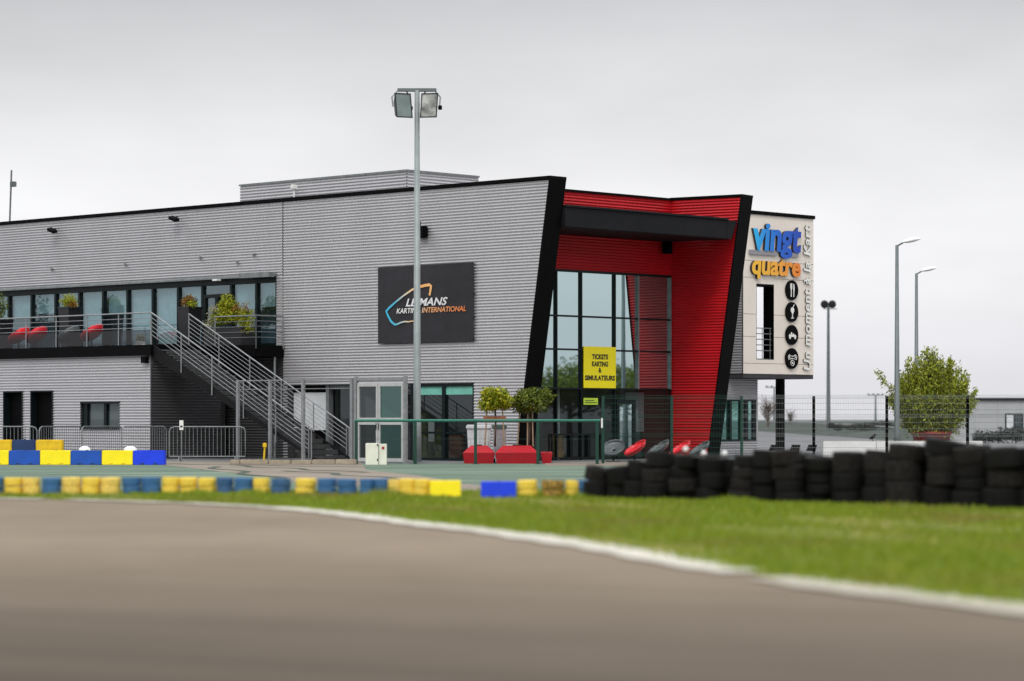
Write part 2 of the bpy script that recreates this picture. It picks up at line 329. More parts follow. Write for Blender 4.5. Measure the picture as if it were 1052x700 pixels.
# ------------------------------------------------------------------ ground
def sheet(name, xs, f0, f1, z, m, ny=14, **kw):
    """strip between y=f0(x) and y=f1(x), following the terrain"""
    mb = MB(); n = len(xs)
    for x in xs:
        a, b = f0(x), f1(x)
        for j in range(ny+1):
            y = a + (b-a)*j/ny; mb.v.append((x, y, gz(y) + z))
    for i in range(n-1):
        for j in range(ny): mb.f.append((i*(ny+1)+j, (i+1)*(ny+1)+j, (i+1)*(ny+1)+j+1, i*(ny+1)+j+1)); mb.m.append(0)
    return tag(mesh_obj(name, mb, m), kind='structure', **kw)
mb = MB(); ys = [-60, 0, 30, 36, 39, 42, 45, 48, 51, 54, 57, 60, 100, 300, 1500, 3500]; xs = [-2500, -300, -60, -20, 0, 20, 60, 300, 2500]
for x in xs:
    for y in ys: mb.v.append((x, y, gz(y)))
for i in range(len(xs)-1):
    for j in range(len(ys)-1): mb.f.append((i*len(ys)+j, (i+1)*len(ys)+j, (i+1)*len(ys)+j+1, i*len(ys)+j+1)); mb.m.append(0)
tag(mesh_obj('ground', mb, 'ground'), kind='structure')

LINE = [(-60, 45), (-30, 39.5), (-14, 35.8), (-6.2, 33.0), (-4.9, 32.2), (-3.6, 31.1), (-2.4, 29.4), (-1.6, 27.5), (-0.95, 25.4), (-0.4, 24.0), (-0.1, 23.2), (0.42, 21.4), (0.83, 19.9), (1.2, 18.3), (1.53, 16.8), (2.0, 15.4), (2.61, 13.8), (3.6, 11.6), (6, 7.5), (10, 2), (14, -5)]
def linef(x):
    for (a, ya), (b, yb) in zip(LINE, LINE[1:]):
        if x <= b: return ya + (yb-ya)*(x-a)/(b-a)
    return LINE[-1][1]
def smoothline(x): return (linef(x-0.2) + linef(x) * 2 + linef(x+0.2)) / 4
gx = [-60 + 2*i for i in range(26)] + [-8 + 0.25*i for i in range(73)] + [10.5, 12, 14]
gx = sorted(set(gx))
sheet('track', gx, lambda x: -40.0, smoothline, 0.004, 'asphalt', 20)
GB2 = lambda x: max(35.9, 36.2) if x < 2.3 else (35.2 if x < 14 else 35.2)
sheet('grass_verge', gx, lambda x: smoothline(x) - 0.02, lambda x: 37.0, 0.008, 'grass', 16)
# painted edge line, with the gap and paler far stretch of the photo
def ribbon(name, ax, bx_, wd, z, m):
    n = 60; mb = MB()
    for i in range(n+1):
        x = ax + (bx_-ax)*i/n; y = smoothline(x); d = Vector((0.05, smoothline(x+0.025)-smoothline(x-0.025))).normalized(); nn = Vector((-d.y, d.x))
        for s_ in (-0.5, 0.5):
            wob = 0.06 * math.sin(x*7.3) * s_ + 0.03*math.sin(x*23)
            p = Vector((x, y)) + nn * (s_*wd + wob*wd*2); mb.v.append((p.x, p.y, gz(p.y) + z))
    for i in range(n): mb.f.append((2*i, 2*i+2, 2*i+3, 2*i+1)); mb.m.append(0)
    tag(mesh_obj(name, mb, m), kind='structure')
ribbon('track_line', -2.6, 1.47, 0.42, 0.016, 'whiteline')
for a_, b_ in ((-6.4, -5.6), (-5.3, -4.75), (-4.7, -3.9), (-3.8, -2.7)): ribbon('track_line', a_, b_, 0.36, 0.016, 'greyline')
ribbon('track_line', -40, -6.7, 0.36, 0.016, 'greyline')
ribbon('track_line', 1.62, 9, 0.44, 0.016, 'greyline')

# green painted tarmac and the tan concrete path
sheet('green_tarmac', [-60, -40, -25, -15, -8, -4, 0, 3, 8, 20, 40], lambda x: 37.0, lambda x: 80.6, 0.004, 'greenpaint', 24)
def gpoly(name, pts, z, m):
    w2 = [onground(*p) for p in pts]
    bm = bmesh.new(); vsx = [bm.verts.new((p.x, p.y, 0)) for p in w2]; f = bm.faces.new(vsx)
    bmesh.ops.triangulate(bm, faces=[f]); 
    for _ in range(3): bmesh.ops.subdivide_edges(bm, edges=bm.edges[:], cuts=1, use_grid_fill=True)
    mb = MB(); bm.verts.index_update(); mb.add([(v.co.x, v.co.y, gz(v.co.y) + z) for v in bm.verts], [[v.index for v in ff.verts] for ff in bm.faces]); bm.free()
    tag(mesh_obj(name, mb, m), kind='structure')
gpoly('path', [(135, 474.6), (370, 474.6), (377, 483.5), (430, 489), (452, 493), (496, 500), (520, 506.5), (440, 507), (360, 500), (286, 491.5), (210, 483), (170, 478.5)], 0.009, 'path')
gpoly('path', [(-40, 473.4), (135, 473.4), (135, 477.2), (-40, 477.6)], 0.009, 'path')
gpoly('path', [(560, 475.4), (830, 475.4), (830, 479.0), (560, 479.0)], 0.009, 'path')
for a, b in (((215, 479.8), (292, 493.5)), ((236, 478.6), (372, 486)), ((300, 484.2), (430, 494)), ((150, 476.6), (372, 480.6))):
    pa, pb = onground(*a), onground(*b); mb = MB(); N = 16; nn = (pb-pa).normalized(); nn = Vector((-nn.y, nn.x)); ph = random.random()*6
    for i in range(N+1):
        p = pa.lerp(pb, i/N) + nn*0.25*math.sin(i*0.9+ph)
        for s_ in (-0.05, 0.05):
            q = p + nn*s_*2.2; mb.v.append((q.x, q.y, gz(q.y) + 0.014))
    for i in range(N): mb.f.append((2*i, 2*i+2, 2*i+3, 2*i+1)); mb.m.append(0)
    tag(mesh_obj('path_joint', mb, 'crack'), kind='structure')

# grass blades
mb = MB()
def blade(x, y, h):
    a = random.uniform(0, 2*PI); wd = random.uniform(0.006, 0.012); lx = random.gauss(0, 0.35)*h; ly = random.gauss(0, 0.35)*h
    z = gz(y) + 0.006; mb.add([(x-wd*math.cos(a), y-wd*math.sin(a), z), (x+wd*math.cos(a), y+wd*math.sin(a), z), (x+lx, y+ly, z+h)], [(0,1,2)])
def patch(x, y): return math.sin(x*1.1+1.3)*math.sin(y*0.55+x*0.3) + 0.5*math.sin(x*2.7+y*1.3)
cnt = 0
while cnt < 90000:
    y = 13.5 + (36.0-13.5) * random.random() ** 0.8; x = random.uniform(-0.22*y, 0.22*y)
    if y < smoothline(x) + 0.16: continue
    g = patch(x, y)
    if g < -0.55 and random.random() < 0.6: continue
    blade(x, y, random.uniform(0.02, 0.055) * (1 + 0.35*g) * (1 + .8*max(0, (y-26)/9) * max(0, math.sin(x*3.1)+math.sin(x*7.7+1)))); cnt += 1
bmn = M['blade'].node_tree; rpn = [n for n in bmn.nodes if n.type == 'VALTORGB'][0]; zz = bmn.nodes.new('ShaderNodeTexNoise'); zz.inputs['Scale'].default_value = .55; zz.inputs['Detail'].default_value = 4
bmn.links.new([n for n in bmn.nodes if n.type == 'TEX_COORD'][0].outputs['Object'], zz.inputs['Vector'])
r2 = bmn.nodes.new('ShaderNodeMapRange'); r2.inputs[1].default_value = .52; r2.inputs[2].default_value = .74; bmn.links.new(zz.outputs['Fac'], r2.inputs[0])
mxn = bmn.nodes.new('ShaderNodeMix'); mxn.data_type = 'RGBA'; bmn.links.new(r2.outputs[0], mxn.inputs[0]); bmn.links.new(rpn.outputs[0], mxn.inputs[6]); mxn.inputs[7].default_value = (.21, .17, .035, 1)
for n_ in bmn.nodes:
    if n_.type == 'BSDF_PRINCIPLED': bmn.links.new(mxn.outputs[2], n_.inputs['Base Color'])
    if n_.type == 'BSDF_TRANSLUCENT': bmn.links.new(mxn.outputs[2], n_.inputs[0])
tag(mesh_obj('grass', mb, 'blade'), 'short green grass between the track edge line and the tyre walls', 'grass', kind='stuff')

# ------------------------------------------------------------------ karting centre
bld = thing('karting_centre', 'two-storey grey corrugated building with slanted red entrance, balcony and outside stair', 'building', (P0.x, P0.y, GB), BROT)
def part(name, mb, m, parent=bld, smooth=False, label=None):
    o = mesh_obj(name, mb, m, parent, smooth)
    if label: o['label'] = label
    return o
def clad(mb, o2, d2, n2, a0, a1, z0, z1, holes=(), p=0.094, dep=0.033):
    o2 = Vector(o2); d2 = Vector(d2); n2 = Vector(n2)
    A0 = a0 if callable(a0) else (lambda z: a0); A1 = a1 if callable(a1) else (lambda z: a1)
    segs = [(0, .14, dep*.5, dep*.93), (.14, .30, dep*.93, dep), (.30, .44, dep, dep*.7), (.44, .58, dep*.7, dep*.22), (.58, .74, dep*.22, 0), (.74, .88, 0, dep*.1), (.88, 1, dep*.1, dep*.5)]
    n = max(1, round((z1-z0)/p)); p = (z1-z0)/n
    for i in range(n):
        for (s0, s1, e0, e1) in segs:
            za, zb = z0 + (i+s0)*p, z0 + (i+s1)*p; zm = (za+zb)/2
            iv = [(None, None)]
            cuts = sorted([(h[0], h[1]) for h in holes if h[2] < zm < h[3]])
            l_ = A0; spans = []
            for h0, h1 in cuts:
                spans.append((l_, (lambda z, q=h0: q))); l_ = (lambda z, q=h1: q)
            spans.append((l_, A1))
            for L, Rr in spans:
                if Rr(zm) - L(zm) < 0.01: continue
                pts = []
                for (zz, ee, ff) in ((za, e0, L), (za, e0, Rr), (zb, e1, Rr), (zb, e1, L)):
                    q = o2 + d2*ff(zz) + n2*ee; pts.append((q.x, q.y, zz))
                mb.add(pts, [(0,1,2,3)])
ZR = 8.6
slant = 1.436
fs = lambda z: -slant * (1 - z/ZR)                 # right edge of the grey facade leans out with height
# --- bodies
mb = MB(); mb.box(-62, -2.56, 0.25, 22, 0.0, 8.3); mb.box(-62, -5.5, 22.0, 22.01, 0, 8)
# hollow front band is handled by separate boxes below: replace with pieces so that rooms stay open
mb = MB()
mb.box(-62, -12.0, 0.6, 22, 6.15, 8.35)            # upper body behind the facade
mb.box(-12.0, -2.9, 0.6, 8.6, 6.2, 8.35)
mb.box(-62, -5.5, 8.6, 14.5, 6.2, 8.35)
mb.box(-62, -9.0, 3.6, 14.5, 0.0, 6.14)            # core behind rooms
mb.box(-9.0, -8.9, 3.6, 14.5, 0.0, 6.14)
mb.box(-8.88, -6.2, 9.0, 14.45, 0.0, 6.14)
part('inner_core', mb, 'innerdark')
mb = MB()
mb.box(-62, -2.9, 0.3, 8.6, 8.36, 8.45); mb.box(-62, -5.4, 8.6, 14.6, 8.36, 8.45)
roof = part('roof', mb, 'roof')
# openings in the grey facade
wl = bx(284.5); wT = 6.12; FL = 3.78
g0, g1, gT = bx(296), bx(487.3), 2.45
mb = MB()
holes = [(-62, wl, FL-0.02, wT), (g0, g1, 0, gT)]
seam = bx(291)
clad(mb, (0, 0), (1, 0), (0, -1), -62, seam-0.02, 3.44, ZR, holes)
clad(mb, (0, 0), (1, 0), (0, -1), seam+0.02, lambda z: fs(z), 0.0, ZR, holes)
front = part('front_wall', mb, 'clad', label='grey corrugated metal front wall')
mb = MB(); clad(mb, (0, 0), (1, 0), (0, -1), -62, seam-0.02, 0.0, 3.44, holes); part('dark_wall', mb, 'clad_dark', front, label='dark grey corrugated wall behind the stair')  # lower sheets left of the joint in a darker grey
mb = MB()   # structure behind the sheets
def slabs(mb, x0, x1, z0, z1, hs, D0, D1):
    zs = sorted(set([z0, z1] + [z for h in hs for z in (h[2], h[3]) if z0 < z < z1]))
    for za, zb in zip(zs, zs[1:]):
        cur = x0
        for h in sorted(hs):
            if h[2] < (za+zb)/2 < h[3] and h[1] > cur:
                if h[0] > cur: mb.box(cur, h[0], D0, D1, za, zb)
                cur = h[1]
        if cur < x1: mb.box(cur, x1, D0, D1, za, zb)
slabs(mb, -62, -3.0, 0.0, ZR-0.02, holes, 0.012, 0.3)
# the slanting wing wall to the right
mb.hexa([(-3.0, .012, 0), (-slant, .012, 0), (-slant, .64, 0), (-3.0, .64, 0)], [(-3.0, .012, ZR-.02), (-.004, .012, ZR-.02), (-.004, .64, ZR-.02), (-3.0, .64, ZR-.02)])
part('wall_backing', mb, 'backing', front)
mb = MB()   # black end cap of the wing wall
mb.hexa([(-slant, -.05, 0), (-slant+.05, -.05, 0), (-slant+.05, .68, 0), (-slant, .68, 0)], [(0, -.05, ZR+.03), (.05, -.05, ZR+.03), (.05, .68, ZR+.03), (0, .68, ZR+.03)])
part('end_cap', mb, 'black')
mb = MB(); mb.box(-62, 0.06, -.07, .68, ZR+.031, ZR+.13)
part('coping', mb, 'black')
mb = MB(); mb.box(seam-.02, seam+.02, -.004, .01, FL-1, ZR); part('wall_joint', mb, 'backing', front)
# --- red entrance
XR = -2.5; DC = 8.63
mb = MB(); clad(mb, (XR, 0), (0, 1), (1, 0), 0.66, DC, 6.11, ZR); 
redw = part('red_wall', mb, 'clad_red', label='red corrugated wall above the entrance glass')
mb = MB(); mb.box(XR-.3, XR-.012, .66, DC+.2, 6.11, ZR-.02); part('wall_backing', mb, 'red_back', redw)
# fin: from (XR,DC) to (0.1,9.1)
fo = Vector((XR, DC)); fd = (Vector((0.1, 9.1)) - fo); fl = fd.length; fd.normalize(); fn = Vector((fd.y, -fd.x))
fe = lambda z: fl - 1.28*(1 - z/ZR)
mb = MB(); clad(mb, fo, fd, fn, 0.0, fe, 0.0, ZR); fin = part('red_fin_wall', mb, 'clad_red', label='red corrugated slanting side wall')
def fpt(a, n_, z): q = fo + fd*a + fn*n_; return (q.x, q.y, z)
mb = MB(); e0, e1 = fe(0)-.004, fe(ZR)-.004
mb.hexa([fpt(-.3, -.012, 0), fpt(e0, -.012, 0), fpt(e0, -.66, 0), fpt(-.3, -.66, 0)], [fpt(-.3, -.012, ZR-.02), fpt(e1, -.012, ZR-.02), fpt(e1, -.66, ZR-.02), fpt(-.3, -.66, ZR-.02)])
part('wall_backing', mb, 'dark', fin)
mb = MB(); e0, e1 = fe(0), fe(ZR)
mb.hexa([fpt(e0, .05, 0), fpt(e0+.05, .05, 0), fpt(e0+.05, -.70, 0), fpt(e0, -.70, 0)], [fpt(e1, .05, ZR+.03), fpt(e1+.05, .05, ZR+.03), fpt(e1+.05, -.70, ZR+.03), fpt(e1, -.70, ZR+.03)])
part('end_cap', mb, 'black')
mb = MB()
mb.hexa([fpt(-.05, .06, ZR+.031), fpt(e1+.06, .06, ZR+.031), fpt(e1+.06, -.70, ZR+.031), fpt(-.05, -.70, ZR+.031)], [fpt(-.05, .06, ZR+.10), fpt(e1+.06, .06, ZR+.10), fpt(e1+.06, -.70, ZR+.10), fpt(-.05, -.70, ZR+.10)])
mb.box(XR-.3, XR+.07, .69, DC+.1, ZR+.005, ZR+.03); mb.box(XR-.3, XR+.07, .69, DC-.06, ZR+.031, ZR+.075)
part('coping', mb, 'black')
# canopy
mb = MB(); mb.bevbox(XR+.05, -0.02, .69, 8.52, 7.21, 7.83, .02); mb.box(XR+.05, 0.03, .69, 8.55, 7.832, 7.89)
mb.hexa([(-.02, 8.52, 7.21), (-.02, 8.72, 7.21), (-1.2, 8.72, 7.21), (-1.2, 8.52, 7.21)], [(-.02, 8.52, 7.83), (-.02, 9.03, 7.83), (-1.2, 8.8, 7.83), (-1.2, 8.52, 7.83)])
part('canopy', mb, 'canopy', label='dark anthracite flat canopy over the entrance')
mb = MB(); mb.bevbox(XR+.1, XR+.34, 8.0, 8.3, 6.8, 7.2, .03); part('loudspeaker', mb, 'black')
# entrance glazing
dm = [0.68, bD(571.5, XR), bD(597, XR), bD(631.5, XR), bD(655.5, XR), DC-.02]
zm_ = [0.0, 2.30, 3.55, 4.62, 6.10]
gw = mesh_obj('curtain_wall', (lambda b: (b.box(XR-.10, XR+.0, .67, DC-.003, 6.03, 6.105), b)[1])(MB()), 'frame', bld)
mb = MB()
for z in zm_[1:4]: mb.box(XR-.08, XR+.03, .67, DC-.01, z-.028, z+.028)
for i, d in enumerate(dm[1:4]): mb.box(XR-.05, XR+.036, d-.024, d+.024, 0.0, 6.03)
part('frame', mb, 'frame', gw)
mb = MB()
for d in (dm[4], dm[5]-.05): mb.box(XR-.09, XR+.036, d-.025, d+.025, 2.3, 6.03)
part('pale_mullion', mb, 'galvd', gw)
for i in range(5):
    for j in range(1, 4):
        mb = MB(); mb.add([(XR-.04, dm[i], zm_[j]), (XR-.04, dm[i+1], zm_[j]), (XR-.04, dm[i+1], zm_[j+1]), (XR-.04, dm[i], zm_[j+1])], [(0,1,2,3)])
        part('pane', mb, 'entglass', gw)
# ground level: glazing and doors
for i in range(5):
    mb = MB(); mb.add([(XR-.04, dm[i], .05), (XR-.04, dm[i+1], .05), (XR-.04, dm[i+1], 2.27), (XR-.04, dm[i], 2.27)], [(0,1,2,3)])
    part('pane', mb, 'lowglass', gw)
da, db = bD(633, XR), bD(652, XR)
dr = mesh_obj('door', (lambda b: (b.box(XR-.02, XR+.05, da, da+.12, 0.02, 1.95), b.box(XR-.02, XR+.05, db-.12, db, 0.02, 1.95), b.box(XR-.02, XR+.05, da+.12, db-.12, 1.8, 1.95), b.box(XR-.02, XR+.05, da+.12, db-.12, 0.02, .25), b)[-1])(MB()), 'frame', bld)
mb = MB(); mb.add([(XR+.01, da+.12, .25), (XR+.01, db-.12, .25), (XR+.01, db-.12, 1.8), (XR+.01, da+.12, 1.8)], [(0,1,2,3)]); part('pane', mb, 'entglass', dr)
mb = MB(); mb.tube([(XR+.09, da+.2, .8), (XR+.09, da+.2, 1.3)], .015); part('handle', mb, 'galv', dr)
for (pa, pb) in ((566, 586), (586.5, 604), (604.5, 619)):
    a_, b_ = bD(pa, XR), bD(pb, XR); mb = MB(); 
    mb.box(XR+.005, XR+.05, a_, a_+.05, .05, .85); mb.box(XR+.005, XR+.05, b_-.05, b_, .05, .85); mb.box(XR+.005, XR+.05, a_+.05, b_-.05, .8, .85); mb.box(XR+.005, XR+.05, a_+.05, b_-.05, .05, .1)
    part('lower_frame', mb, 'frame', gw)
# lobby
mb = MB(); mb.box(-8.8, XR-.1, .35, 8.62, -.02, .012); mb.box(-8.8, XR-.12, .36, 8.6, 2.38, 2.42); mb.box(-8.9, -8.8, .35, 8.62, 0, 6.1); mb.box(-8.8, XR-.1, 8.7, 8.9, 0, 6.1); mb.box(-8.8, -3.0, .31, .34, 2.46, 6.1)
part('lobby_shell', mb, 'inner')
mb = MB(); mb.tube([(XR-.5, bD(589, XR)-.2, .012), (XR-.5, bD(589, XR)-.2, 2.38)], .07, 12); part('lobby_column', mb, 'white')
mb = MB(); d_ = bD(578, XR); mb.box(XR-.16, XR-.13, d_-.32, d_+.2, .08, .8); part('poster', mb, 'poster')
mb = MB(); mb.bevbox(-6.2, -5.4, 3.0, 6.5, .012, 1.1); part('reception_desk', mb, 'brown')
mb = MB(); d_ = bD(662, XR); mb.box(XR-.5, XR-.46, d_-.4, d_+.5, .9, 2.2); part('notice_board', mb, 'binwhite')

# --- first-floor window band
edges = [bx(p) for p in (-260, -225, -190, -160, -130, -100, -70, -42, -16, 9, 32.5, 57, 81.5, 106, 131, 157, 183, 208, 237.5, 263.5, 284.5)]
for i in range(len(edges)-1):
    a_, b_ = edges[i], edges[i+1]; isdoor = (i == 17)
    mb = MB()
    mb.box(a_-.055, a_+.055, -.02, .16, FL, wT-.002) ; mb.box(a_+.055, b_-.055, -.015, .15, wT-.2, wT-.002); mb.box(a_+.055, b_-.055, -.015, .15, FL, FL+.1)
    if i == len(edges)-2: mb.box(b_-.055, b_+.01, -.02, .16, FL, wT-.002)
    if isdoor:
        mb.box(a_+.055, b_-.055, -.01, .12, wT-.62, wT-.5)
        mb.box(a_+.055, a_+.16, -.01, .1, FL+.1, wT-.62); mb.box(b_-.16, b_-.055, -.01, .1, FL+.1, wT-.62); mb.box((a_+b_)/2-.08, (a_+b_)/2+.08, -.01, .1, FL+.1, wT-.62)
    f = part('window' if not isdoor else 'balcony_door', mb, 'frame')
    mb = MB(); mb.add([(a_+.05, .06, FL+.1), (b_-.05, .06, FL+.1), (b_-.05, .06, wT-.2), (a_+.05, .06, wT-.2)], [(0,1,2,3)])
    part('pane', mb, 'winglass', f)
    if not isdoor:
        dl = (1.6, .75, .75, 1.1, .8, .95, .7, 1.2, .9, .8, .7, .75, 1.9, .8, 1.95, 1.95, 1.95, .8, .85, .8)[i]; mb = MB(); mb.box(a_+.07, b_-.07, .2, .215, wT-.2-dl, wT-.2); part('blind', mb, 'blind', f)
mb = MB(); mb.box(-62, -12.05, 3.4, 3.5, FL, 6.1); mb.box(-62, wl+.2, .32, 3.4, FL-.1, FL-.02); mb.box(wl+.2, wl+.3, .32, 3.5, FL, 6.1); mb.box(-62, wl+.1, .7, .72, FL, 5.15)
part('upper_room', mb, 'upper')
mb = MB(); mb.hexa([(-62, -.16, wT+.0), (wl+.02, -.16, wT), (wl+.02, -.002, wT), (-62, -.002, wT)], [(-62, -.16, wT+.05), (wl+.02, -.16, wT+.05), (wl+.02, -.036, wT+.12), (-62, -.036, wT+.12)])
mb.box(bx(255), wl+.06, -.42, -.162, wT-.03, wT+.14)
part('drip_flashing', mb, 'galvd')
mb = MB(); q = bx(229); mb.bevbox(q-.15, q+.1, -.36, -.17, wT-.07, wT-.005, .01); part('ceiling_lamp', mb, 'lamphead')

# --- ground-floor openings under the facade
mb = MB(); mb.box(g0-.1, g1+.1, 2.9, 3.0, 0, gT); mb.box(g0-.1, g1+.1, .31, 2.9, gT+.002, gT+.06); mb.box(g0-.12, g0-.1, .31, 3, 0, gT); mb.box(g1+.1, g1+.12, .31, 3, 0, gT)
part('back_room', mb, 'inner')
a_, b_ = bx(421), g1
f = part('shopfront', (lambda b: (b.box(a_, b_, .02, .2, gT-.1, gT-.001), b.box(a_, a_+.12, .02, .2, 0, gT-.1), b.box(b_-.1, b_, .02, .2, 0, gT-.1), b.box(bx(455)-.07, bx(455)+.07, .02, .2, 0, gT-.1), b.box(a_+.12, b_-.1, .04, .18, .85, .92), b.box(a_+.12, b_-.1, .04, .18, 0, .08), b)[-1])(MB()), 'frame')
mb = MB(); mb.add([(a_+.1, .1, 0), (b_-.1, .1, 0), (b_-.1, .1, gT-.1), (a_+.1, .1, gT-.1)], [(0,1,2,3)]); part('pane', mb, 'lowglass', f)
mb = MB(); mb.box(a_+.12, bx(455)-.07, .07, .09, gT-.36, gT-.1); mb.box(bx(455)+.07, b_-.1, .07, .09, gT-.36, gT-.1); part('sign_strip', mb, 'tealstrip', f)
mb = MB(); mb.box(bx(458, .6), bx(474, .6), .6, .7, .1, .8); part('counter', mb, 'brown')
mb = MB(); mb.box(bx(440, .4), bx(446, .4), .4, .42, .6, 1.25); part('poster', mb, 'white', label='white poster behind the glass')
mb = MB(); mb.box(bx(447, .5), bx(453, .5), .5, .55, .1, 1.0); mb.bevbox(bx(431, .9), bx(438, .9), .9, 1.3, 0.012, 1.5); part('display_stand', mb, 'leafB')
mb = MB(); mb.box(bx(303, .25), bx(337, .25), .2, .26, .95, 2.2); part('white_panel', mb, 'binwhite')
mb = MB(); mb.box(bx(337, .2), bx(340, .2), .1, .3, 0, gT); mb.box(bx(361), bx(364), .1, .3, 0, gT); mb.box(bx(340, .2), bx(361), .15, .2, gT-.15, gT)
f = part('side_door', mb, 'galvd'); mb = MB(); mb.add([(bx(337), .3, 0), (bx(421), .3, 0), (bx(421), .3, gT-.02), (bx(337), .3, gT-.02)], [(0,1,2,3)]); part('pane', mb, 'lowglass', f)

# --- lower block carrying the balcony
DL = -3.9; XL = bx(155.7, DL); LB = 3.42
mb = MB()
def dh(pa, pb, ya, yb): return (bx(pa, DL), bx(pb, DL), max(0, bz(yb, bx(pa, DL), DL)) if yb else 0, bz(ya, bx(pa, DL), DL))
H1, H2, H3 = dh(4, 24, 402, None), dh(32, 55, 401.5, None), dh(83, 123.5, 412.5, 441.5)
H0 = dh(-95, -60, 402, None); H4 = dh(-200, -130, 412.5, 441.5)
lh = [H4, H0, H1, H2, H3]
clad(mb, (0, DL), (1, 0), (0, -1), -62, XL, 0.0, LB, lh)
lw = part('lower_wall', mb, 'clad', label='grey corrugated ground-floor wall under the balcony')
mb = MB(); slabs(mb, -62, XL-.01, 0, LB-.01, lh, DL+.012, DL+.3); mb.box(-62, XL-.4, DL+1.2, -.4, 0, LB-.02); part('wall_backing', mb, 'backing', lw)
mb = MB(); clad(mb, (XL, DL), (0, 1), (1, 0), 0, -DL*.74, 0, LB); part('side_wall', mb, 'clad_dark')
mb = MB(); mb.box(XL-.3, XL-.01, DL+.31, -.9, 0, LB-.01); mb.box(XL-.02, XL+.035, DL-.036, DL+.02, 0, LB); part('side_wall_core', mb, 'backing')
for h in (H1, H2, H0):
    mb = MB(); mb.box(h[0]+.05, h[1]-.05, DL+.2, DL+.25, 0.02, h[3]-.06); d1 = part('door', mb, 'black')
    mb = MB(); mb.box(h[0], h[0]+.05, DL-.04, DL+.29, 0, h[3]-.002); mb.box(h[1]-.05, h[1], DL-.04, DL+.29, 0, h[3]-.002); mb.box(h[0]+.05, h[1]-.05, DL-.04, DL+.29, h[3]-.05, h[3]-.002); part('frame', mb, 'frame', d1)
    mb = MB(); mb.box(h[1]-.2, h[1]-.14, DL+.14, DL+.19, 1.0, 1.06); part('handle', mb, 'galv', d1)
for h in (H3, H4):
    mb = MB(); mm = (h[0]+h[1])/2+.18
    for q0, q1 in ((h[0]+.0, h[0]+.28), (mm-.07, mm+.07), (h[1]-.06, h[1])): mb.box(q0, q1, DL+.06, DL+.2, h[2]+.06, h[3]-.08)
    mb.box(h[0], h[1], DL-.03, DL+.2, h[3]-.08, h[3]); mb.box(h[0], h[1], DL-.05, DL+.2, h[2], h[2]+.06); f = part('window', mb, 'frame')
    mb = MB(); mb.add([(h[0]+.2, DL+.14, h[2]+.05), (h[1]-.05, DL+.14, h[2]+.05), (h[1]-.05, DL+.14, h[3]-.07), (h[0]+.2, DL+.14, h[3]-.07)], [(0,1,2,3)]); part('pane', mb, 'lowglass', f)
    mb = MB(); mb.box(h[0]+.2, h[1]-.05, DL+.17, DL+.18, h[2]+.08, h[3]-.09); part('blind', mb, 'cabin', f)
mb = MB(); mb.box(bx(149, DL-.1)-.1, bx(149, DL-.1)+.12, DL-.2, DL-.04, LB-.25, LB-.02); part('wall_light', mb, 'black')
# balcony deck
XB = bx(292.5, 0); DB = -1.3
mb = MB(); mb.box(-62, XL+.1, DL-.12, -.04, LB+.0, FL); mb.box(XL+.1, XB, DB-.02, -.04, LB-.02, FL-.004)
deck = part('balcony', mb, 'black', label='long black-edged balcony deck')
# railings helper in building coordinates
def railing(name, pts, h=1.06, inner=(0.88, 0.72, 0.56), post=1.6, r=.024, m='galv', glass=False, parent=deck, posts=None):
    mb = MB(); tot = 0
    for a, b in zip(pts, pts[1:]):
        a = Vector(a); b = Vector(b); L = (b-a).length; n = max(1, round(L/post))
        mb.tube([a+Vector((0,0,h)), b+Vector((0,0,h))], r, 8)
        for k in inner: mb.tube([a+Vector((0,0,k)), b+Vector((0,0,k))], r*.45, 6)
        for i in range(n+1):
            p = a.lerp(b, i/n); mb.tube([p-Vector((0,0,.12)), p+Vector((0,0,h))], r*.85, 6)
    o = part(name, mb, m, parent)
    if glass:
        mb = MB()
        for a, b in zip(pts, pts[1:]):
            mb.add([(a[0], a[1]+.03, a[2]+.02), (b[0], b[1]+.03, b[2]+.02), (b[0], b[1]+.03, b[2]+.5), (a[0], a[1]+.03, a[2]+.5)], [(0,1,2,3)])
        part('infill_panel', mb, 'railglass', parent)
    return o
railing('railing', [(-61, DL-.04, FL), (XL+.02, DL-.04, FL)], post=1.75, glass=True)
railing('railing', [(XL+.15, DB, FL), (bx(263, DB), DB, FL), (bx(263, DB), -.1, FL)], h=.98, post=1.7, inner=(.8, .62, .44, .26), m='galvd')
mb = MB(); mb.tube([(XB-.05, DB+.9, 0), (XB-.05, DB+.9, LB)], .04); part('downpipe', mb, 'galvd')
# staircase
x1s = bx(318, DL); NS = 21; st = mesh_obj('staircase', MB(), 'stair', bld)
Dn, Df = DL, -2.4
def sx(f): return XL + (x1s - XL)*f
mb = MB(); ln = x1s-XL
for D_ in (Dn, Df):
    mb.hexa([(XL, D_, FL-.42), (x1s+.35, D_, 0.0), (x1s+.35, D_+.04, 0.0), (XL, D_+.04, FL-.42)], [(XL, D_, FL+.03), (x1s+.35, D_, .05), (x1s+.35, D_+.04, .05), (XL, D_+.04, FL+.03)])
part('stringer', mb, 'stair', st)
for i in range(NS):
    f = (i+1)/(NS+1); z = FL*(1-f); x = sx(f); mb = MB(); mb.box(x-.02, x+ln/(NS+1)+.03, Dn+.045, Df-.005, z-.045, z)
    mb.box(x+ln/(NS+1)-.0, x+ln/(NS+1)+.03, Dn+.045, Df-.005, z-.045-.1, z-.046)
    part('step', mb, 'step', st)
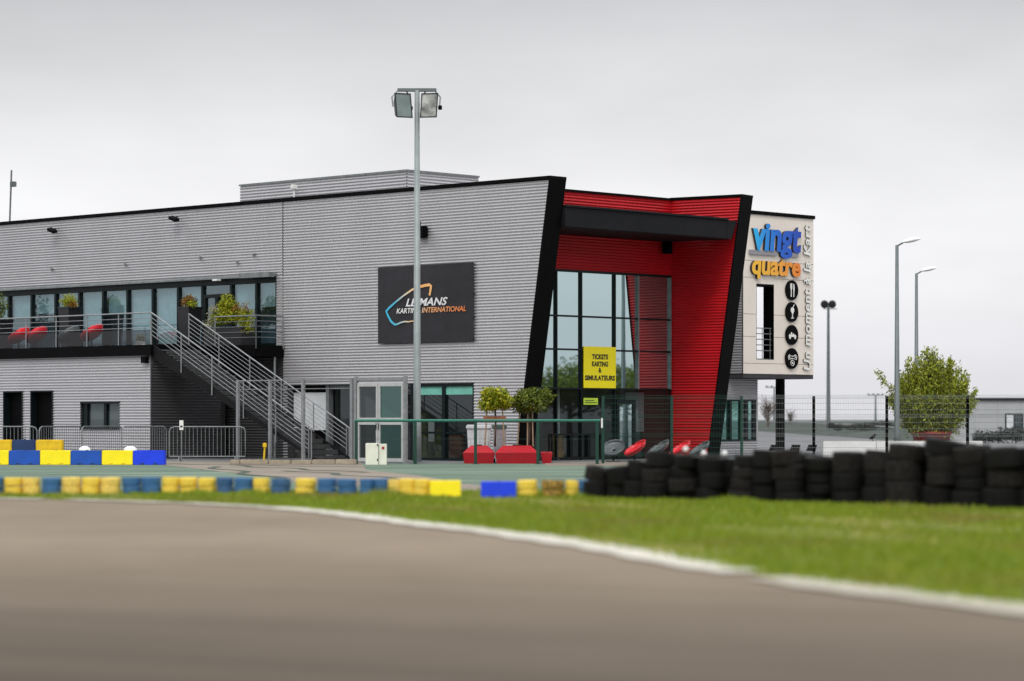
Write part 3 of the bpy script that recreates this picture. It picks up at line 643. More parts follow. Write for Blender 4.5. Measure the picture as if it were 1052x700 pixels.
for D_, s0 in ((Dn-.03, 0), (Df+.07, 0)):
    mb = MB(); h = 1.06
    a = Vector((XL+.02, D_, FL)); b = Vector((x1s, D_, 0.04))
    mb.tube([a+Vector((0,0,h)), b+Vector((0,0,h)), b+Vector((.12,0,h-.06)), b+Vector((.12,0,0))], .024)
    for k in (.9, .76, .62, .48, .34): mb.tube([a+Vector((0,0,k)), b+Vector((0,0,k))], .011, 6)
    for i in range(6): p = a.lerp(b, i/5); mb.tube([p-Vector((0,0,.2)) if i < 5 else p, p+Vector((0,0,h))], .02, 6)
    part('railing', mb, 'galv', st)

# --- rooftop plant room, antenna, wall spotlights
mb = MB(); X0, X1, Y0, Y1 = bx(247, 1.84), bx(418, 1.84), 1.84, 5.2
clad(mb, (0, Y0), (1, 0), (0, -1), X0, X1, 8.46, 9.5, p=.1, dep=.03); clad(mb, (X1, 0), (0, 1), (1, 0), Y0, Y1, 8.46, 9.5, p=.1, dep=.03)
mb.box(X0, X1-.002, Y0+.002, Y1, 8.46, 9.49)
part('plant_room', mb, 'clad')
mb = MB(); mb.box(X0-.03, X1+.05, Y0-.05, Y1+.02, 9.5, 9.56); part('coping', mb, 'galvd')
a_ = Vector((bx(9.5, 2), 2)); mb = MB(); mb.tube([(a_.x, a_.y, 8.4), (a_.x+.15, a_.y, 10.95)], .035, 6); mb.bevbox(a_.x+.16, a_.x+.36, a_.y-.1, a_.y+.1, 10.3, 10.5, .02); part('antenna', mb, 'pole')
mb = MB(); q = bx(302, 1.6); mb.tube([(q, 1.6, 8.4), (q, 1.6, 9.25)], .03, 6); mb.bevbox(q-.08, q+.08, 1.5, 1.7, 9.2, 9.36, .02); part('roof_sensor', mb, 'white')
for p_, y_ in ((54, 236), (179, 224)):
    q = bx(p_, -.3); z = bz(y_, q, -.3); mb = MB(); mb.tube([(q-.12, -.04, z+.06), (q+.02, -.25, z+.02)], .02, 6)
    mb.hexa([(q-.2, -.2, z), (q+.16, -.2, z-.12), (q+.16, -.4, z-.16), (q-.2, -.4, z-.04)], [(q-.2, -.2, z+.1), (q+.16, -.2, z-.03), (q+.16, -.4, z-.06), (q-.2, -.4, z+.06)])
    part('floodlight', mb, 'black')
q = bx(431.5, -.2); z = bz(239, q, -.2); mb = MB(); mb.bevbox(q-.22, q+.22, -.25, -.04, z-.18, z+.2, .03); mb.tube([(q, -.2, z+.2), (q, -.2, z+.36)], .03, 6); part('wall_camera', mb, 'black')
for p_, y_ in ((54.5, 277), (130, 272), (207, 265), (262, 262), (245, 270)):
    q = bx(p_, 0); z = bz(y_, q, 0); mb = MB(); mb.bevbox(q-.05, q+.05, -.09, -.036, z-.05, z+.05, .01); part('wall_vent', mb, 'galvd')

# --- right-hand wing with the sign box
XS = -4.27; DG = 14.6; DE = 18.65; zs0, zs1 = 2.93, 8.6
wa, wb = bD(777, XS), bD(795, XS); wz0, wz1 = bz(370, XS+0, 0)*0 + (CH-GB + (HZ-370)/FPX*98.2), (CH-GB + (HZ-292.5)/FPX*97.7)
mb = MB(); T = .45
slabs2 = [(DG, wa, zs0, zs1), (wb, DE, zs0, zs1), (wa, wb, zs0, wz0), (wa, wb, wz1, zs1)]
for a, b, c, d in slabs2: mb.box(XS-T, XS, a, b, c, d)
pn = part('sign_panel', mb, 'beige', label='beige panelled wall carrying the sign')
mb = MB()
for z in (4.25, 5.05, 6.35): 
    mb.box(XS+.001, XS+.004, DG, wa, z-.008, z+.008); mb.box(XS+.001, XS+.004, wb, DE, z-.008, z+.008)
for z in (3.3, 6.95): mb.box(XS+.001, XS+.004, DG, DE, z-.008, z+.008)
part('panel_joint', mb, 'beigeline', pn)
mb = MB(); e_ = .012
mb.box(XS-T-.02, XS+.006, wb-e_, wb-.002, wz0, wz1); mb.box(XS-T-.02, XS+.006, wa+.002, wa+e_, wz0, wz1); mb.box(XS-T-.02, XS+.006, wa+e_, wb-e_, wz1-.08, wz1-.002); mb.box(XS-T-.02, XS+.006, wa+e_, wb-e_, wz0+.002, wz0+.02)
part('opening_lining', mb, 'black', pn)
mb = MB(); 
for k in (0, .3, .5, .7, .9, 1.1): mb.tube([(XS-.1, wa+.02, wz0+.02+k), (XS-.1, wb-.02, wz0+.02+k)], .016 if k else .01, 6)
for k in (0.02, .45, .9): mb.tube([(XS-.1, wa+(wb-wa)*k+.01, wz0), (XS-.1, wa+(wb-wa)*k+.01, wz0+1.1)], .014, 6)
part('window_guard', mb, 'galvd', pn)
mb = MB(); clad(mb, (XS-.03, DG), (-1, 0), (0, -1), 0, 6, zs0, zs1)
part('side_wall', mb, 'clad')
mb = MB(); mb.box(XS-6.5, XS-T-.002, DG+.01, DG+.25, zs0, zs1-.02); mb.box(XS-.03, XS-.002, DG-.034, DG-.002, zs0, zs1)
part('side_wall_core', mb, 'backing')
mb = MB(); mb.box(XS-6, XS+.05, DG-.04, DE+.05, zs1+.002, zs1+.13); part('coping', mb, 'black')
mb = MB(); mb.box(XS-3.0, XS-.01, DG, DE, zs0-.16, zs0-.004); part('floor_slab', mb, 'backing')
mb = MB(); q = Vector((XS-.6, bD(801.5, XS-.6))); mb.tube([(q.x, q.y, 0), (q.x, q.y, zs0-.17)], .17, 20); part('column', mb, 'black')
mb = MB(); q = bD(762, -5); XQ = -5.0; DQ = bD(778, XQ)
w0, w1 = bz(453, XQ, DQ), bz(411, XQ, DQ)
clad(mb, (XQ, 0), (0, 1), (1, 0), 9.9, DQ, 0, w0); clad(mb, (XQ, 0), (0, 1), (1, 0), 9.9, DQ, w1, zs0-.18); mb.box(XQ-.1, XQ+.03, DQ-.1, DQ, w0, w1)
part('lower_wall', mb, 'clad')
mb = MB(); mb.box(-8.85, XQ-.012, 9.9, DQ-.01, 0, w0); mb.box(-8.85, XQ-.012, 9.9, DQ-.01, w1, zs0-.18); mb.box(-8.85, -6.5, 9.9, DQ-.3, w0, w1); part('wall_core', mb, 'backing')
mb = MB()
for d in (bD(750, XQ), bD(762, XQ), bD(767, XQ), DQ-.15): mb.box(XQ-.12, XQ+.04, d-.05, d+.05, w0, w1)
mb.box(XQ-.12, XQ+.04, 10, DQ-.1, w1-.06, w1-.002); mb.box(XQ-.12, XQ+.04, 10, DQ-.1, w0+.002, w0+.06)
f = part('window', mb, 'frame'); mb = MB(); mb.add([(XQ-.05, 10, w0), (XQ-.05, DQ-.15, w0), (XQ-.05, DQ-.15, w1), (XQ-.05, 10, w1)], [(0,1,2,3)]); part('pane', mb, 'tealpane', f)

# ------------------------------------------------------------------ lettering
def textmesh(s, bold=0.0, ext=0.0, shear=0.0, space=1.0):
    cu = bpy.data.curves.new('t', 'FONT'); cu.body = s; cu.offset = bold; cu.extrude = ext; cu.shear = shear; cu.space_character = space
    cu.size = 1; cu.resolution_u = 4
    o = bpy.data.objects.new('t', cu); C.objects.link(o); dg = bpy.context.evaluated_depsgraph_get(); dg.update()
    me = bpy.data.meshes.new_from_object(o.evaluated_get(dg)); bpy.data.objects.remove(o)
    b = MB(); b.v = [tuple(v.co) for v in me.vertices]; b.f = [tuple(p.vertices) for p in me.polygons]; b.m = [0 if (abs(p.normal.z) > .7) else 1 for p in me.polygons]; bpy.data.meshes.remove(me)
    return b
def fit(b, w_=None, h_=None, depth=None):
    xs = [v[0] for v in b.v]; ys = [v[1] for v in b.v]; x0, x1, y0, y1 = min(xs), max(xs), min(ys), max(ys)
    sx_ = w_/(x1-x0); sy_ = h_/(y1-y0) if h_ else sx_
    zs = [v[2] for v in b.v]; z0, z1 = min(zs), max(zs); sz = (depth/(z1-z0)) if depth and z1 > z0 else 1
    b.v = [((v[0]-x0)*sx_, (v[1]-y0)*sy_, (v[2]-z0)*sz) for v in b.v]; return b

# banner hung on the facade (own axes: x right, z up, -y towards the viewer)
bl, br = bx(388.3, -.08), bx(486.7, -.08); bw_ = br-bl; bt, bb = bz(275, bl, -.08), bz(353.5, bl, -.08)
bp = bw(bl, -.06)
ban = thing('banner', 'large black banner with racetrack outline logo and karting lettering on the grey wall', 'banner', (bp.x, bp.y, GB+bb), BROT)
bh = bt-bb
mb = MB(); nx, nz_ = 24, 18
for i in range(nx+1):
    for j in range(nz_+1):
        u, v_ = i/nx, j/nz_; sag = .015*math.sin(u*9)*math.sin(v_*5) 
        mb.v.append((u*bw_, -.02+sag*.5, v_*bh))
for i in range(nx):
    for j in range(nz_): mb.f.append((i*(nz_+1)+j, (i+1)*(nz_+1)+j, (i+1)*(nz_+1)+j+1, i*(nz_+1)+j+1)); mb.m.append(0)
mesh_obj('cloth', mb, 'banner', ban)
mb = MB()
for u in (.0, 1.0):
    for v_ in (.02, .3, .6, .98): mb.tube([(u*bw_-.03+.06*(u<.5)*0, -.03, v_*bh), (u*bw_+.06*(1 if u > .5 else -1), -.01, v_*bh)], .012, 6)
mesh_obj('tie', mb, 'black', ban)
# crop -> banner coordinates (crop scale 4.376; banner occupies 80..511 x 128..496)
def bc(x, y):
    u = (x-80)/431.0; top = 153 - 26*u; bot = 497 - 12*u; return (u*bw_, (bot-y)/(bot-top)*bh)
def ribbon2(name, pts, wd, m, parent, y=-.045, th=.01):
    mb = MB(); P = [Vector(p) for p in pts]
    for i, p in enumerate(P):
        a = P[max(i-1, 0)]; b = P[min(i+1, len(P)-1)]; d = (b-a).normalized(); n_ = Vector((-d.y, d.x)); k = wd[i] if isinstance(wd, list) else wd
        for s_ in (-.5, .5):
            q = p + n_*k*s_; mb.v.append((q.x, y, q.y))
    for i in range(len(P)-1): mb.f.append((2*i, 2*i+2, 2*i+3, 2*i+1)); mb.m.append(0)
    return mesh_obj(name, mb, m, parent)
gm = gradmat('circuit_gradient', [(0.0, (0.02, 0.50, 0.75)), (0.28, (0.08, 0.42, 0.60)), (0.5, (0.70, 0.60, 0.42)), (0.75, (0.85, 0.42, 0.12)), (1.0, (0.85, 0.48, 0.2))], 'X', 0.04*bw_, 0.58*bw_, .6)
cpts = [(318, 278), (321, 262), (325, 236), (318, 230), (296, 233), (268, 241), (240, 252), (205, 276), (168, 305), (136, 333), (121, 350), (128, 368), (143, 395), (160, 410), (172, 408), (186, 401), (205, 396), (222, 397), (240, 394), (262, 394)]
cpts = [bc(*p) for p in cpts]
cw = [.07, .075, .085, .085, .08, .07, .06, .05, .055, .065, .07, .07, .07, .065, .05, .045, .04, .035, .03, .025]
ribbon2('circuit_outline', cpts, [k*1.15 for k in cw], gm, ban)
def flat_text(name, s, x0, x1, y0, h_, m, parent, bold=.02, shear=0, y=-.05, tilt=0.0):
    b = fit(textmesh(s, bold, 0, shear), x1-x0, h_); b.map(lambda p: Vector((x0+p.x, y, y0 + p.y + tilt*p.x))); return mesh_obj(name, b, m, parent)
p0 = bc(211, 329); p1 = bc(399, 318); ph = bc(300, 287)[1]-bc(300, 323)[1]
flat_text('lettering', 'LE MANS', p0[0], p1[0], p0[1], ph, 'inkwhite', ban, .025, .3)
p0 = bc(169, 361); p1 = bc(480, 348); ph = bc(300, 330)[1]-bc(300, 354)[1]
km = gradmat('white_to_orange', [(0, (.75, .75, .76)), (.30, (.78, .74, .70)), (.42, (.80, .42, .2)), (1, (.82, .22, .05))], 'X', p0[0], p1[0], .6)
flat_text('lettering', 'KARTING INTERNATIONAL', p0[0], p1[0], p0[1], ph, km, ban, .02, .2)

# yellow ticket sign on the glass (axes: x to the right along the glass, z up, -y out)
GR = BROT + PI/2
ya, yb = bD(597.8, XR), bD(631, XR); yl = yb-ya; pz0 = bz(398.7, XR, ya); pz1 = bz(356, XR, ya); pz0 = (CH-GB)+(HZ-398.7)/FPX*bw(XR, ya).y
q = bw(XR+.05, ya)
sg = thing('ticket_sign', 'yellow rectangular sign with black ticket wording on the entrance glass', 'sign', (q.x, q.y, GB+pz0), GR)
hh = pz1-pz0
mb = MB(); mb.bevbox(0, yl, -.03, -.0, 0, hh, .006); mesh_obj('sign_board', mb, 'signyellow', sg)
for s, yy, wdt in (('TICKETS', 366.5, .5), ('KARTING', 374.0, .5), ('&', 380.3, .09), ('SIMULATEURS', 388.5, .93)):
    zc = (399-yy)/43.0*hh; flat_text('lettering', s, yl*(.5-wdt/2), yl*(.5+wdt/2), zc-.085, .17, 'ink', sg, .05, y=-.034)
q = bw(XR+.06, bD(597.8, XR)); a_ = bz(416, XR, ya); b_ = bz(409, XR, ya)
s2 = thing('notice_sign', 'small lime green notice strip on the entrance glass below the yellow sign', 'sign', (q.x, q.y, GB+a_), GR)
mb = MB(); wl2 = bD(612.5, XR)-bD(597.8, XR); mb.bevbox(0, wl2, -.02, 0, 0, b_-a_, .004); mesh_obj('sign_board', mb, 'signlime', s2)
mb = MB(); mb.box(.06, wl2-.06, -.023, -.021, .06, .085); mb.box(.06, wl2*.75, -.023, -.021, .12, .145); mesh_obj('printed_line', mb, 'ink', s2)

# big restaurant sign on the beige panel
q = bw(XS, DG); rs = thing('restaurant_sign', 'raised blue and orange restaurant lettering with icon discs on the beige wall', 'sign', (q.x, q.y, GB), GR)
def sc(px, py): D_ = bD(px, XS+.05); return (D_-DG, (CH-GB)+(HZ-py)/FPX*bw(XS+.05, D_).y)
XH = max(v[1] for v in textmesh('x').v)
def warp(b):
    def f(p):
        y = p.y
        if y < 0: y *= .75
        elif y < XH: y *= 1.16
        else: y = XH*1.16 + (y-XH)*.8
        return Vector((p.x, y, p.z))
    return b.map(f)
def raised(name, s, pl, pr, ybase, ytop, m, bold=.035, shear=.12, dep=.14, space=1.0, base=-.02):
    x0 = sc(pl, ybase)[0]; x1 = sc(pr, ybase)[0]; z0 = sc(pl, ybase)[1]; z1 = sc(pl, ytop)[1]
    b = fit(warp(textmesh(s, bold, .1, 0, space)), x1-x0, z1-z0, dep); b.map(lambda p: Vector((p.x + shear*(p.y-.3), p.y, p.z))); b.map(lambda p: Vector((x0+p.x, base-p.z, z0+p.y)))
    return mesh_obj(name, b, [m, 'letterside'], rs), (x0, x1, z0, z1)
x0 = sc(772, 250)[0]; x1 = sc(822, 250)[0]
vm = gradmat('blue_gradient', [(0, (0.01, .50, .88)), (.25, (0.01, .27, .75)), (.55, (.003, .12, .6)), (1, (.005, .05, .42))], 'X', x0, x1)
x0 = sc(772, 285)[0]
qm = gradmat('amber_gradient', [(0, (.90, .50, .03)), (.5, (.88, .40, .04)), (1, (.80, .20, .02))], 'X', x0, x1)
# per-letter so descenders and ascenders land where the photo has them
def dark_sided(name, s, pl, pr, yb_, yt_, m, bold, shear=.1, dep=.12):  # raised letters with dark side faces
    raised(name, s, pl, pr, yb_, yt_, m, bold, shear, .10, base=-.0)
dark_sided('lettering', 'vingt', 771.5, 821.5, 263.5, 228.5, vm, .038)
dark_sided('lettering', 'quatre', 771.3, 821.5, 286.0, 264.5, qm, .036)
mb = MB(); a_ = sc(770, 260); b_ = sc(798, 262.0)
a2 = sc(770, 256.5)[1]; mb.box(a_[0], b_[0], -.07, -.02, a_[1]-.04, a2); c_ = sc(811, 262); d_ = sc(820, 262); mb.box(c_[0], d_[0], -.07, -.02, a_[1]-.04, a2); mesh_obj('underline_bar', mb, 'barstrip', rs)
def disc(cx, cz, r):
    mb = MB(); mb.tube([(cx, -.02, cz), (cx, -.07, cz)], r, 32); return mesh_obj('icon_disc', mb, 'black', rs)
def ic(mbf, parent): mesh_obj('icon', mbf, 'letterwhite', parent)
Y_ = (-.085, -.071)
for i, yy in enumerate((298.3, 320.8, 344.3, 368.5)):
    cx, cz = sc(813.5, yy); d = disc(cx, cz, .36 if i < 3 else .375); mb = MB(); y0, y1 = Y_
    if i == 0:
        for k in (-.11, -.07, -.03): mb.box(cx+k-.012, cx+k+.012, y0, y1, cz+.08, cz+.24)
        mb.box(cx-.122, cx-.018, y0, y1, cz+.05, cz+.082); mb.box(cx-.09, cx-.05, y0, y1, cz-.24, cz+.05); mb.box(cx+.06, cx+.1, y0, y1, cz-.24, cz-.0); mb.hexa([(cx+.05,y0,cz),(cx+.12,y0,cz),(cx+.12,y1,cz),(cx+.05,y1,cz)], [(cx+.06,y0,cz+.24),(cx+.10,y0,cz+.2),(cx+.10,y1,cz+.2),(cx+.06,y1,cz+.24)])
    elif i == 1:
        mb.hexa([(cx-.02,y0,cz-.08),(cx+.02,y0,cz-.08),(cx+.02,y1,cz-.08),(cx-.02,y1,cz-.08)], [(cx-.10,y0,cz+.05),(cx+.10,y0,cz+.05),(cx+.10,y1,cz+.05),(cx-.10,y1,cz+.05)])
        mb.hexa([(cx-.10,y0,cz+.051),(cx+.10,y0,cz+.051),(cx+.10,y1,cz+.051),(cx-.10,y1,cz+.051)], [(cx-.07,y0,cz+.16),(cx+.07,y0,cz+.16),(cx+.07,y1,cz+.16),(cx-.07,y1,cz+.16)])
        mb.box(cx-.015, cx+.015, y0, y1, cz-.2, cz-.08); mb.box(cx-.08, cx+.08, y0, y1, cz-.23, cz-.2); mb.tube([(cx+.02, -.08, cz+.16), (cx+.1, -.08, cz+.27)], .012, 6)
    elif i == 2:
        mb.box(cx-.2, cx+.22, y0, y1, cz-.07, cz-.03)
        for k, hk in ((-.15, .06), (-.05, .13), (.06, .08), (.15, .04)): mb.hexa([(cx+k-.05,y0,cz-.03),(cx+k+.04,y0,cz-.03),(cx+k+.04,y1,cz-.03),(cx+k-.05,y1,cz-.03)], [(cx+k-.02,y0,cz-.03+hk),(cx+k+.02,y0,cz-.03+hk),(cx+k+.02,y1,cz-.03+hk),(cx+k-.02,y1,cz-.03+hk)])
        for k in (-.14, .15): mb.tube([(cx+k, y0, cz-.1), (cx+k, y1, cz-.1)], .05, 12)
    else:
        pts = [(cx-.25, -.08, cz+.06), (cx-.18, -.08, cz+.13), (cx-.08, -.08, cz+.09), (cx, -.08, cz+.08), (cx+.08, -.08, cz+.09), (cx+.18, -.08, cz+.13), (cx+.25, -.08, cz+.06), (cx+.22, -.08, cz-.04), (cx+.12, -.08, cz-.01), (cx, -.08, cz+.0), (cx-.12, -.08, cz-.01), (cx-.22, -.08, cz-.04), (cx-.25, -.08, cz+.06)]
        mb.tube(pts, .014, 6)
        mb.tube([(cx+.1*math.cos(t*PI/6), -.08, cz-.16+.1*math.sin(t*PI/6)) for t in range(13)], .013, 6); mb.tube([(cx, -.085, cz-.16), (cx, -.073, cz-.16)], .04, 12)
        for k in (-.17, .17): mb.tube([(cx+k, y0, cz+.05), (cx+k, y1, cz+.05)], .03, 10)
    ic(mb, d)
# vertical wording reading upwards
b = textmesh('Un moment \u00e0 la Kart', .026, .1, .15, 1.08)
xa, za = sc(832.5, 380.5); xb, zb = sc(826.0, 231.5); hgt = abs(sc(833.3, 300)[0]-sc(826.0, 300)[0])
b = fit(b, zb-za, hgt, .04); b.map(lambda p: Vector((xa-p.y+.02, -.02-p.z, za+p.x)))
fm = dict(zip(b.f, b.m)); fs_ = sorted(b.f, key=lambda f: min(b.v[i][2] for i in f)); words = []; hi_ = -9
for f in fs_:
    lo_ = min(b.v[i][2] for i in f); 
    if lo_ > hi_ + .085: words.append([])
    words[-1].append(f); hi_ = max(hi_, max(b.v[i][2] for i in f))
for wf in words:
    wmb = MB(); idx = {}
    for f in wf:
        for i in f:
            if i not in idx: idx[i] = len(wmb.v); wmb.v.append(b.v[i])
        wmb.f.append(tuple(idx[i] for i in f)); wmb.m.append(fm[f])
    mesh_obj('vertical_word', wmb, ['letterwhite', 'letterside'], rs)

# ------------------------------------------------------------------ floodlight mast
y = 81.5; h = wz(93, y)-GB
mast = thing('floodlight_mast', 'tall grey floodlight mast with two square lamps in front of the grey wall', 'floodlight', (wx(428.5, y), y, GB))
mb = MB(); mb.tube([(0,0,0), (0,0,1.2), (0,0,1.25), (0,0,h)], [.13,.125,.115,.075], 14); mesh_obj('pole', mb, 'mastpole', mast, True)
mb = MB(); mb.bevbox(-.2, .2, -.2, .2, 0, .03, .005); mesh_obj('base_plate', mb, 'galvd', mast)
mb = MB(); mb.bevbox(-.59, .58, -.05, .05, h-.04, h+.06, .01); mesh_obj('crossarm', mb, 'pole', mast)
def flood(cx, rot, m):
    hd = mesh_obj('lamp', MB(), 'dark', mast)
    Rm = Matrix.Rotation(rot, 3, 'Z') @ Matrix.Rotation(R_(-12), 3, 'X')
    c = Vector((cx, -.02, h-.50)); T_ = lambda p: c + Rm @ p
    mb = MB(); mb.hexa([Vector((-.23,-.14,-.36)), Vector((.23,-.14,-.36)), Vector((.14,.24,-.2)), Vector((-.14,.24,-.2))], [Vector((-.25,-.14,.36)), Vector((.25,-.14,.36)), Vector((.15,.24,.22)), Vector((-.15,.24,.22))]); mb.map(T_); mesh_obj('housing', mb, 'dark', hd)
    mb = MB(); mb.box(-.26, .26, -.17, -.142, -.38, -.35); mb.box(-.26, .26, -.17, -.142, .35, .38); mb.box(-.26, -.23, -.17, -.142, -.35, .35); mb.box(.23, .26, -.17, -.142, -.35, .35); mb.map(T_); mesh_obj('frame', mb, 'dark', hd)
    mb = MB(); mb.box(-.23, .23, -.155, -.143, -.35, .35); mb.map(T_); mesh_obj('lens', mb, m, hd)
    mb = MB(); mb.tube([T_(Vector((-.28, 0, 0))), T_(Vector((-.29, 0, .3))), (cx-.14, 0, h-.02)], .022, 6); mb.tube([T_(Vector((.28, 0, 0))), T_(Vector((.29, 0, .3))), (cx+.14, 0, h-.02)], .022, 6); mesh_obj('bracket', mb, 'galvd', hd)
    mb = MB(); mb.tube([T_(Vector((.25, .02, -.02))), T_(Vector((.34, .02, -.02)))], .07, 12); mesh_obj('hinge', mb, 'black', hd)
flood(-.46, R_(24), 'lampglass'); flood(.40, R_(-14), 'reflector')

# ------------------------------------------------------------------ street lamps and far masts
def street_lamp(px, y, topy, label):
    h = wz(topy, y)-GB
    t = thing('street_lamp', label, 'street lamp', (wx(px, y), y, GB), 0, 'street lamps by the car park')
    mb = MB(); mb.tube([(0,0,0), (0,0,.9), (0,0,.95), (0,0,h)], [.115,.11,.095,.055], 12); mesh_obj('pole', mb, 'pole', t, True)
    mb = MB(); mb.tube([(0,0,h-.03), (.2,0,h+.08)], .03, 8); mesh_obj('arm', mb, 'pole', t)
    mb = MB()
    n = 10; 
    for i in range(n+1):
        u = i/n; r = .02 + .12*math.sin(PI*min(1, u*1.02))**.7 ; 
        for k in range(12): th = 2*PI*k/12; mb.v.append((.17+.62*u, r*1.1*math.cos(th), h+.09+.12*u + r*(.75 if math.sin(th) > 0 else .45)*math.sin(th)))
    for i in range(n):
        for k in range(12): k2 = (k+1)%12; mb.f.append((i*12+k, i*12+k2, (i+1)*12+k2, (i+1)*12+k)); mb.m.append(0)
    mesh_obj('lamp_head', mb, 'lamphead', t, True)
street_lamp(921.5, 90, 252, 'nearer and taller street lamp in front of the big potted bush')
street_lamp(941.5, 106, 281, 'farther and shorter street lamp rising behind the big potted bush')
y = 240; h = wz(313, y)-GB
t = thing('light_mast', 'slim distant mast with two round dark floodlights beside the restaurant sign', 'light mast', (wx(851, y), y, GB))
mb = MB(); mb.tube([(0,0,0), (0,0,h)], [.2,.11], 10); mesh_obj('pole', mb, 'pole', t)
for s_ in (-1, 1):
    mb = MB(); mb.lathe([(0, -.3), (.25, -.3), (.36, -.1), (.36, .08), (.2, .3), (0, .3)], 16); mb.map(lambda p: Vector((p.x*.95 + s_*.34, p.z*.7, h+.02+p.y))); mesh_obj('lamp', mb, 'dark', t)
mb = MB(); mb.box(-.45, .75, -.05, .05, h-.42, h-.36); mesh_obj('crossarm', mb, 'pole', t)
def far_mast(px, y, topy, label):
    h = wz(topy, y)-GB; t = thing('light_mast', label, 'light mast', (wx(px, y), y, GB), 0, 'far light masts')
    mb = MB(); mb.tube([(0,0,0), (0,0,h)], [.25,.13], 8); mesh_obj('pole', mb, 'pole', t)
    mb = MB(); mb.box(-1.5, 1.5, -.1, .1, h-.1, h+.05)
    for k in (-1.5, -.5, .5, 1.5): mb.box(k*.9-.2, k*.9+.2, -.2, .1, h+.05, h+.25)
    mesh_obj('lamp_bar', mb, 'pole', t)
far_mast(795.5, 480, 398, 'tiny distant T-shaped mast between the sign wing and its black column')
far_mast(899.5, 520, 406, 'tiny distant T-shaped mast left of the potted bush')

# ------------------------------------------------------------------ plants
def canopy_leaves(mb, c, rad, n, size, shell=.55):
    c = Vector(c)
    for _ in range(n):
        d = Vector((random.gauss(0,1), random.gauss(0,1), random.gauss(0,1))).normalized(); r = shell + (1-shell)*random.random()
        bump = 1 + .13*math.sin(d.x*7+c.x)*math.sin(d.y*6+1)*1.2 + .1*math.sin(d.z*9+c.x*2)
        p = c + Vector((d.x*rad[0], d.y*rad[1], d.z*rad[2]))*r*bump; mb.leaf(p, size*random.uniform(.6, 1.3), 1.4)
# big bush in red planter
y = 92
bush = thing('potted_bush', 'large bushy light green shrub in a round red planter beyond the fence', 'potted bush', (wx(957, y), y, GB))
sc_ = y/FPX; zp = wz(457, y)-GB; zt = wz(443.5, y)-GB
mb = MB(); mb.lathe([(0, 0), (.5, 0), (.52, .1), (.64, zt-.1), (.70, zt-.09), (.70, zt), (.62, zt), (.60, zt-.08), (0, zt-.08)], 28); mesh_obj('planter', mb, 'terracotta', bush, True)
mb = MB(); lf = MB(); hb = wz(366, y)-GB-zt
for i in range(340):
    a = random.uniform(0, 2*PI); sp_ = random.random()**.6; 
    rr = 1.55*sp_; hgt_ = hb*(1.05 - .50*sp_**2.0)*random.uniform(.62, 1.10)
    if i < 3: rr = 1.85; hgt_ = hb*.80; a = (PI, PI*1.04, PI*.95)[i]
    p0 = Vector((.3*math.cos(a)*sp_, .3*math.sin(a)*sp_, zt-.1)); p3 = Vector((rr*math.cos(a), rr*math.sin(a)*.8, zt+hgt_))
    p1 = p0 + Vector((rr*.42*math.cos(a), rr*.35*math.sin(a), hgt_*.42)); pts = []
    for k in range(9):
        u = k/8; p = p0*(1-u)**2 + p1*2*u*(1-u) + p3*u*u; p += Vector((random.gauss(0,.02), random.gauss(0,.02), 0)); pts.append(p)
    mb.tube(pts, [.012*(1-.7*k/8) for k in range(9)], 4, False)
    for k in range(120):
        u = .12 + .88*random.random(); p = p0*(1-u)**2 + p1*2*u*(1-u) + p3*u*u
        sd_ = .17*(1.25-u); p = p + Vector((random.gauss(0, sd_), random.gauss(0, sd_), random.gauss(0, sd_*.8))); lf.leaf(p, random.uniform(.05, .095), 1.9, .9)
mesh_obj('stem', mb, 'bark', bush); mesh_obj('foliage', lf, 'leafC', bush)
# ball trees in the red bed
def ball_tree(px, y, cy, rx, rz, m, label, stakes):
    t = thing('ball_tree', label, 'tree', (wx(px, y), y, GB), 0, 'ball-headed trees by the entrance')
    zc = wz(cy, y)-GB
    mb = MB(); mb.tube([(0, 0, .5), (.02, 0, zc*.6), (0, 0, zc)], [.035, .03, .03], 8)
    for k in range(6):
        a = k*1.05; mb.tube([(0, 0, zc-rz*.8), (rx*.5*math.cos(a), rx*.5*math.sin(a), zc+.05)], [.02, .008], 5)
    mesh_obj('trunk', mb, 'bark', t, True)
    mb = MB(); 
    for k in range(11):
        a = random.uniform(0, 2*PI); rr = random.uniform(.25, .62); canopy_leaves(mb, (rx*rr*math.cos(a), rx*rr*math.sin(a), zc+random.uniform(-.45, .4)*rz), (rx*.52, rx*.52, rz*.56), 420, .08, .35)
    canopy_leaves(mb, (0, 0, zc), (rx*.8, rx*.8, rz*.75), 1400, .07, .3)
    mesh_obj('crown', mb, m, t)
    for sx_ in stakes:
        mb = MB(); mb.tube([(sx_, -.1, .5), (sx_*.8, -.1, zc-rz*.7)], .022, 6); mesh_obj('stake', mb, 'stake', t)
    mb = MB(); mb.box(min(stakes)-.05, max(stakes)+.05, -.13, -.1, zc-rz-.22, zc-rz-.12); mesh_obj('tie_bar', mb, 'brown', t)
ball_tree(508.5, 81.6, 410, .54, .40, 'leafA', 'bright yellow-green ball tree on stakes, the left of the two', (-.3, .28))
ball_tree(543.5, 82.1, 411.5, .70, .44, 'leafB', 'darker green ball tree on stakes, the right of the two', (-.05, .12, -.35))
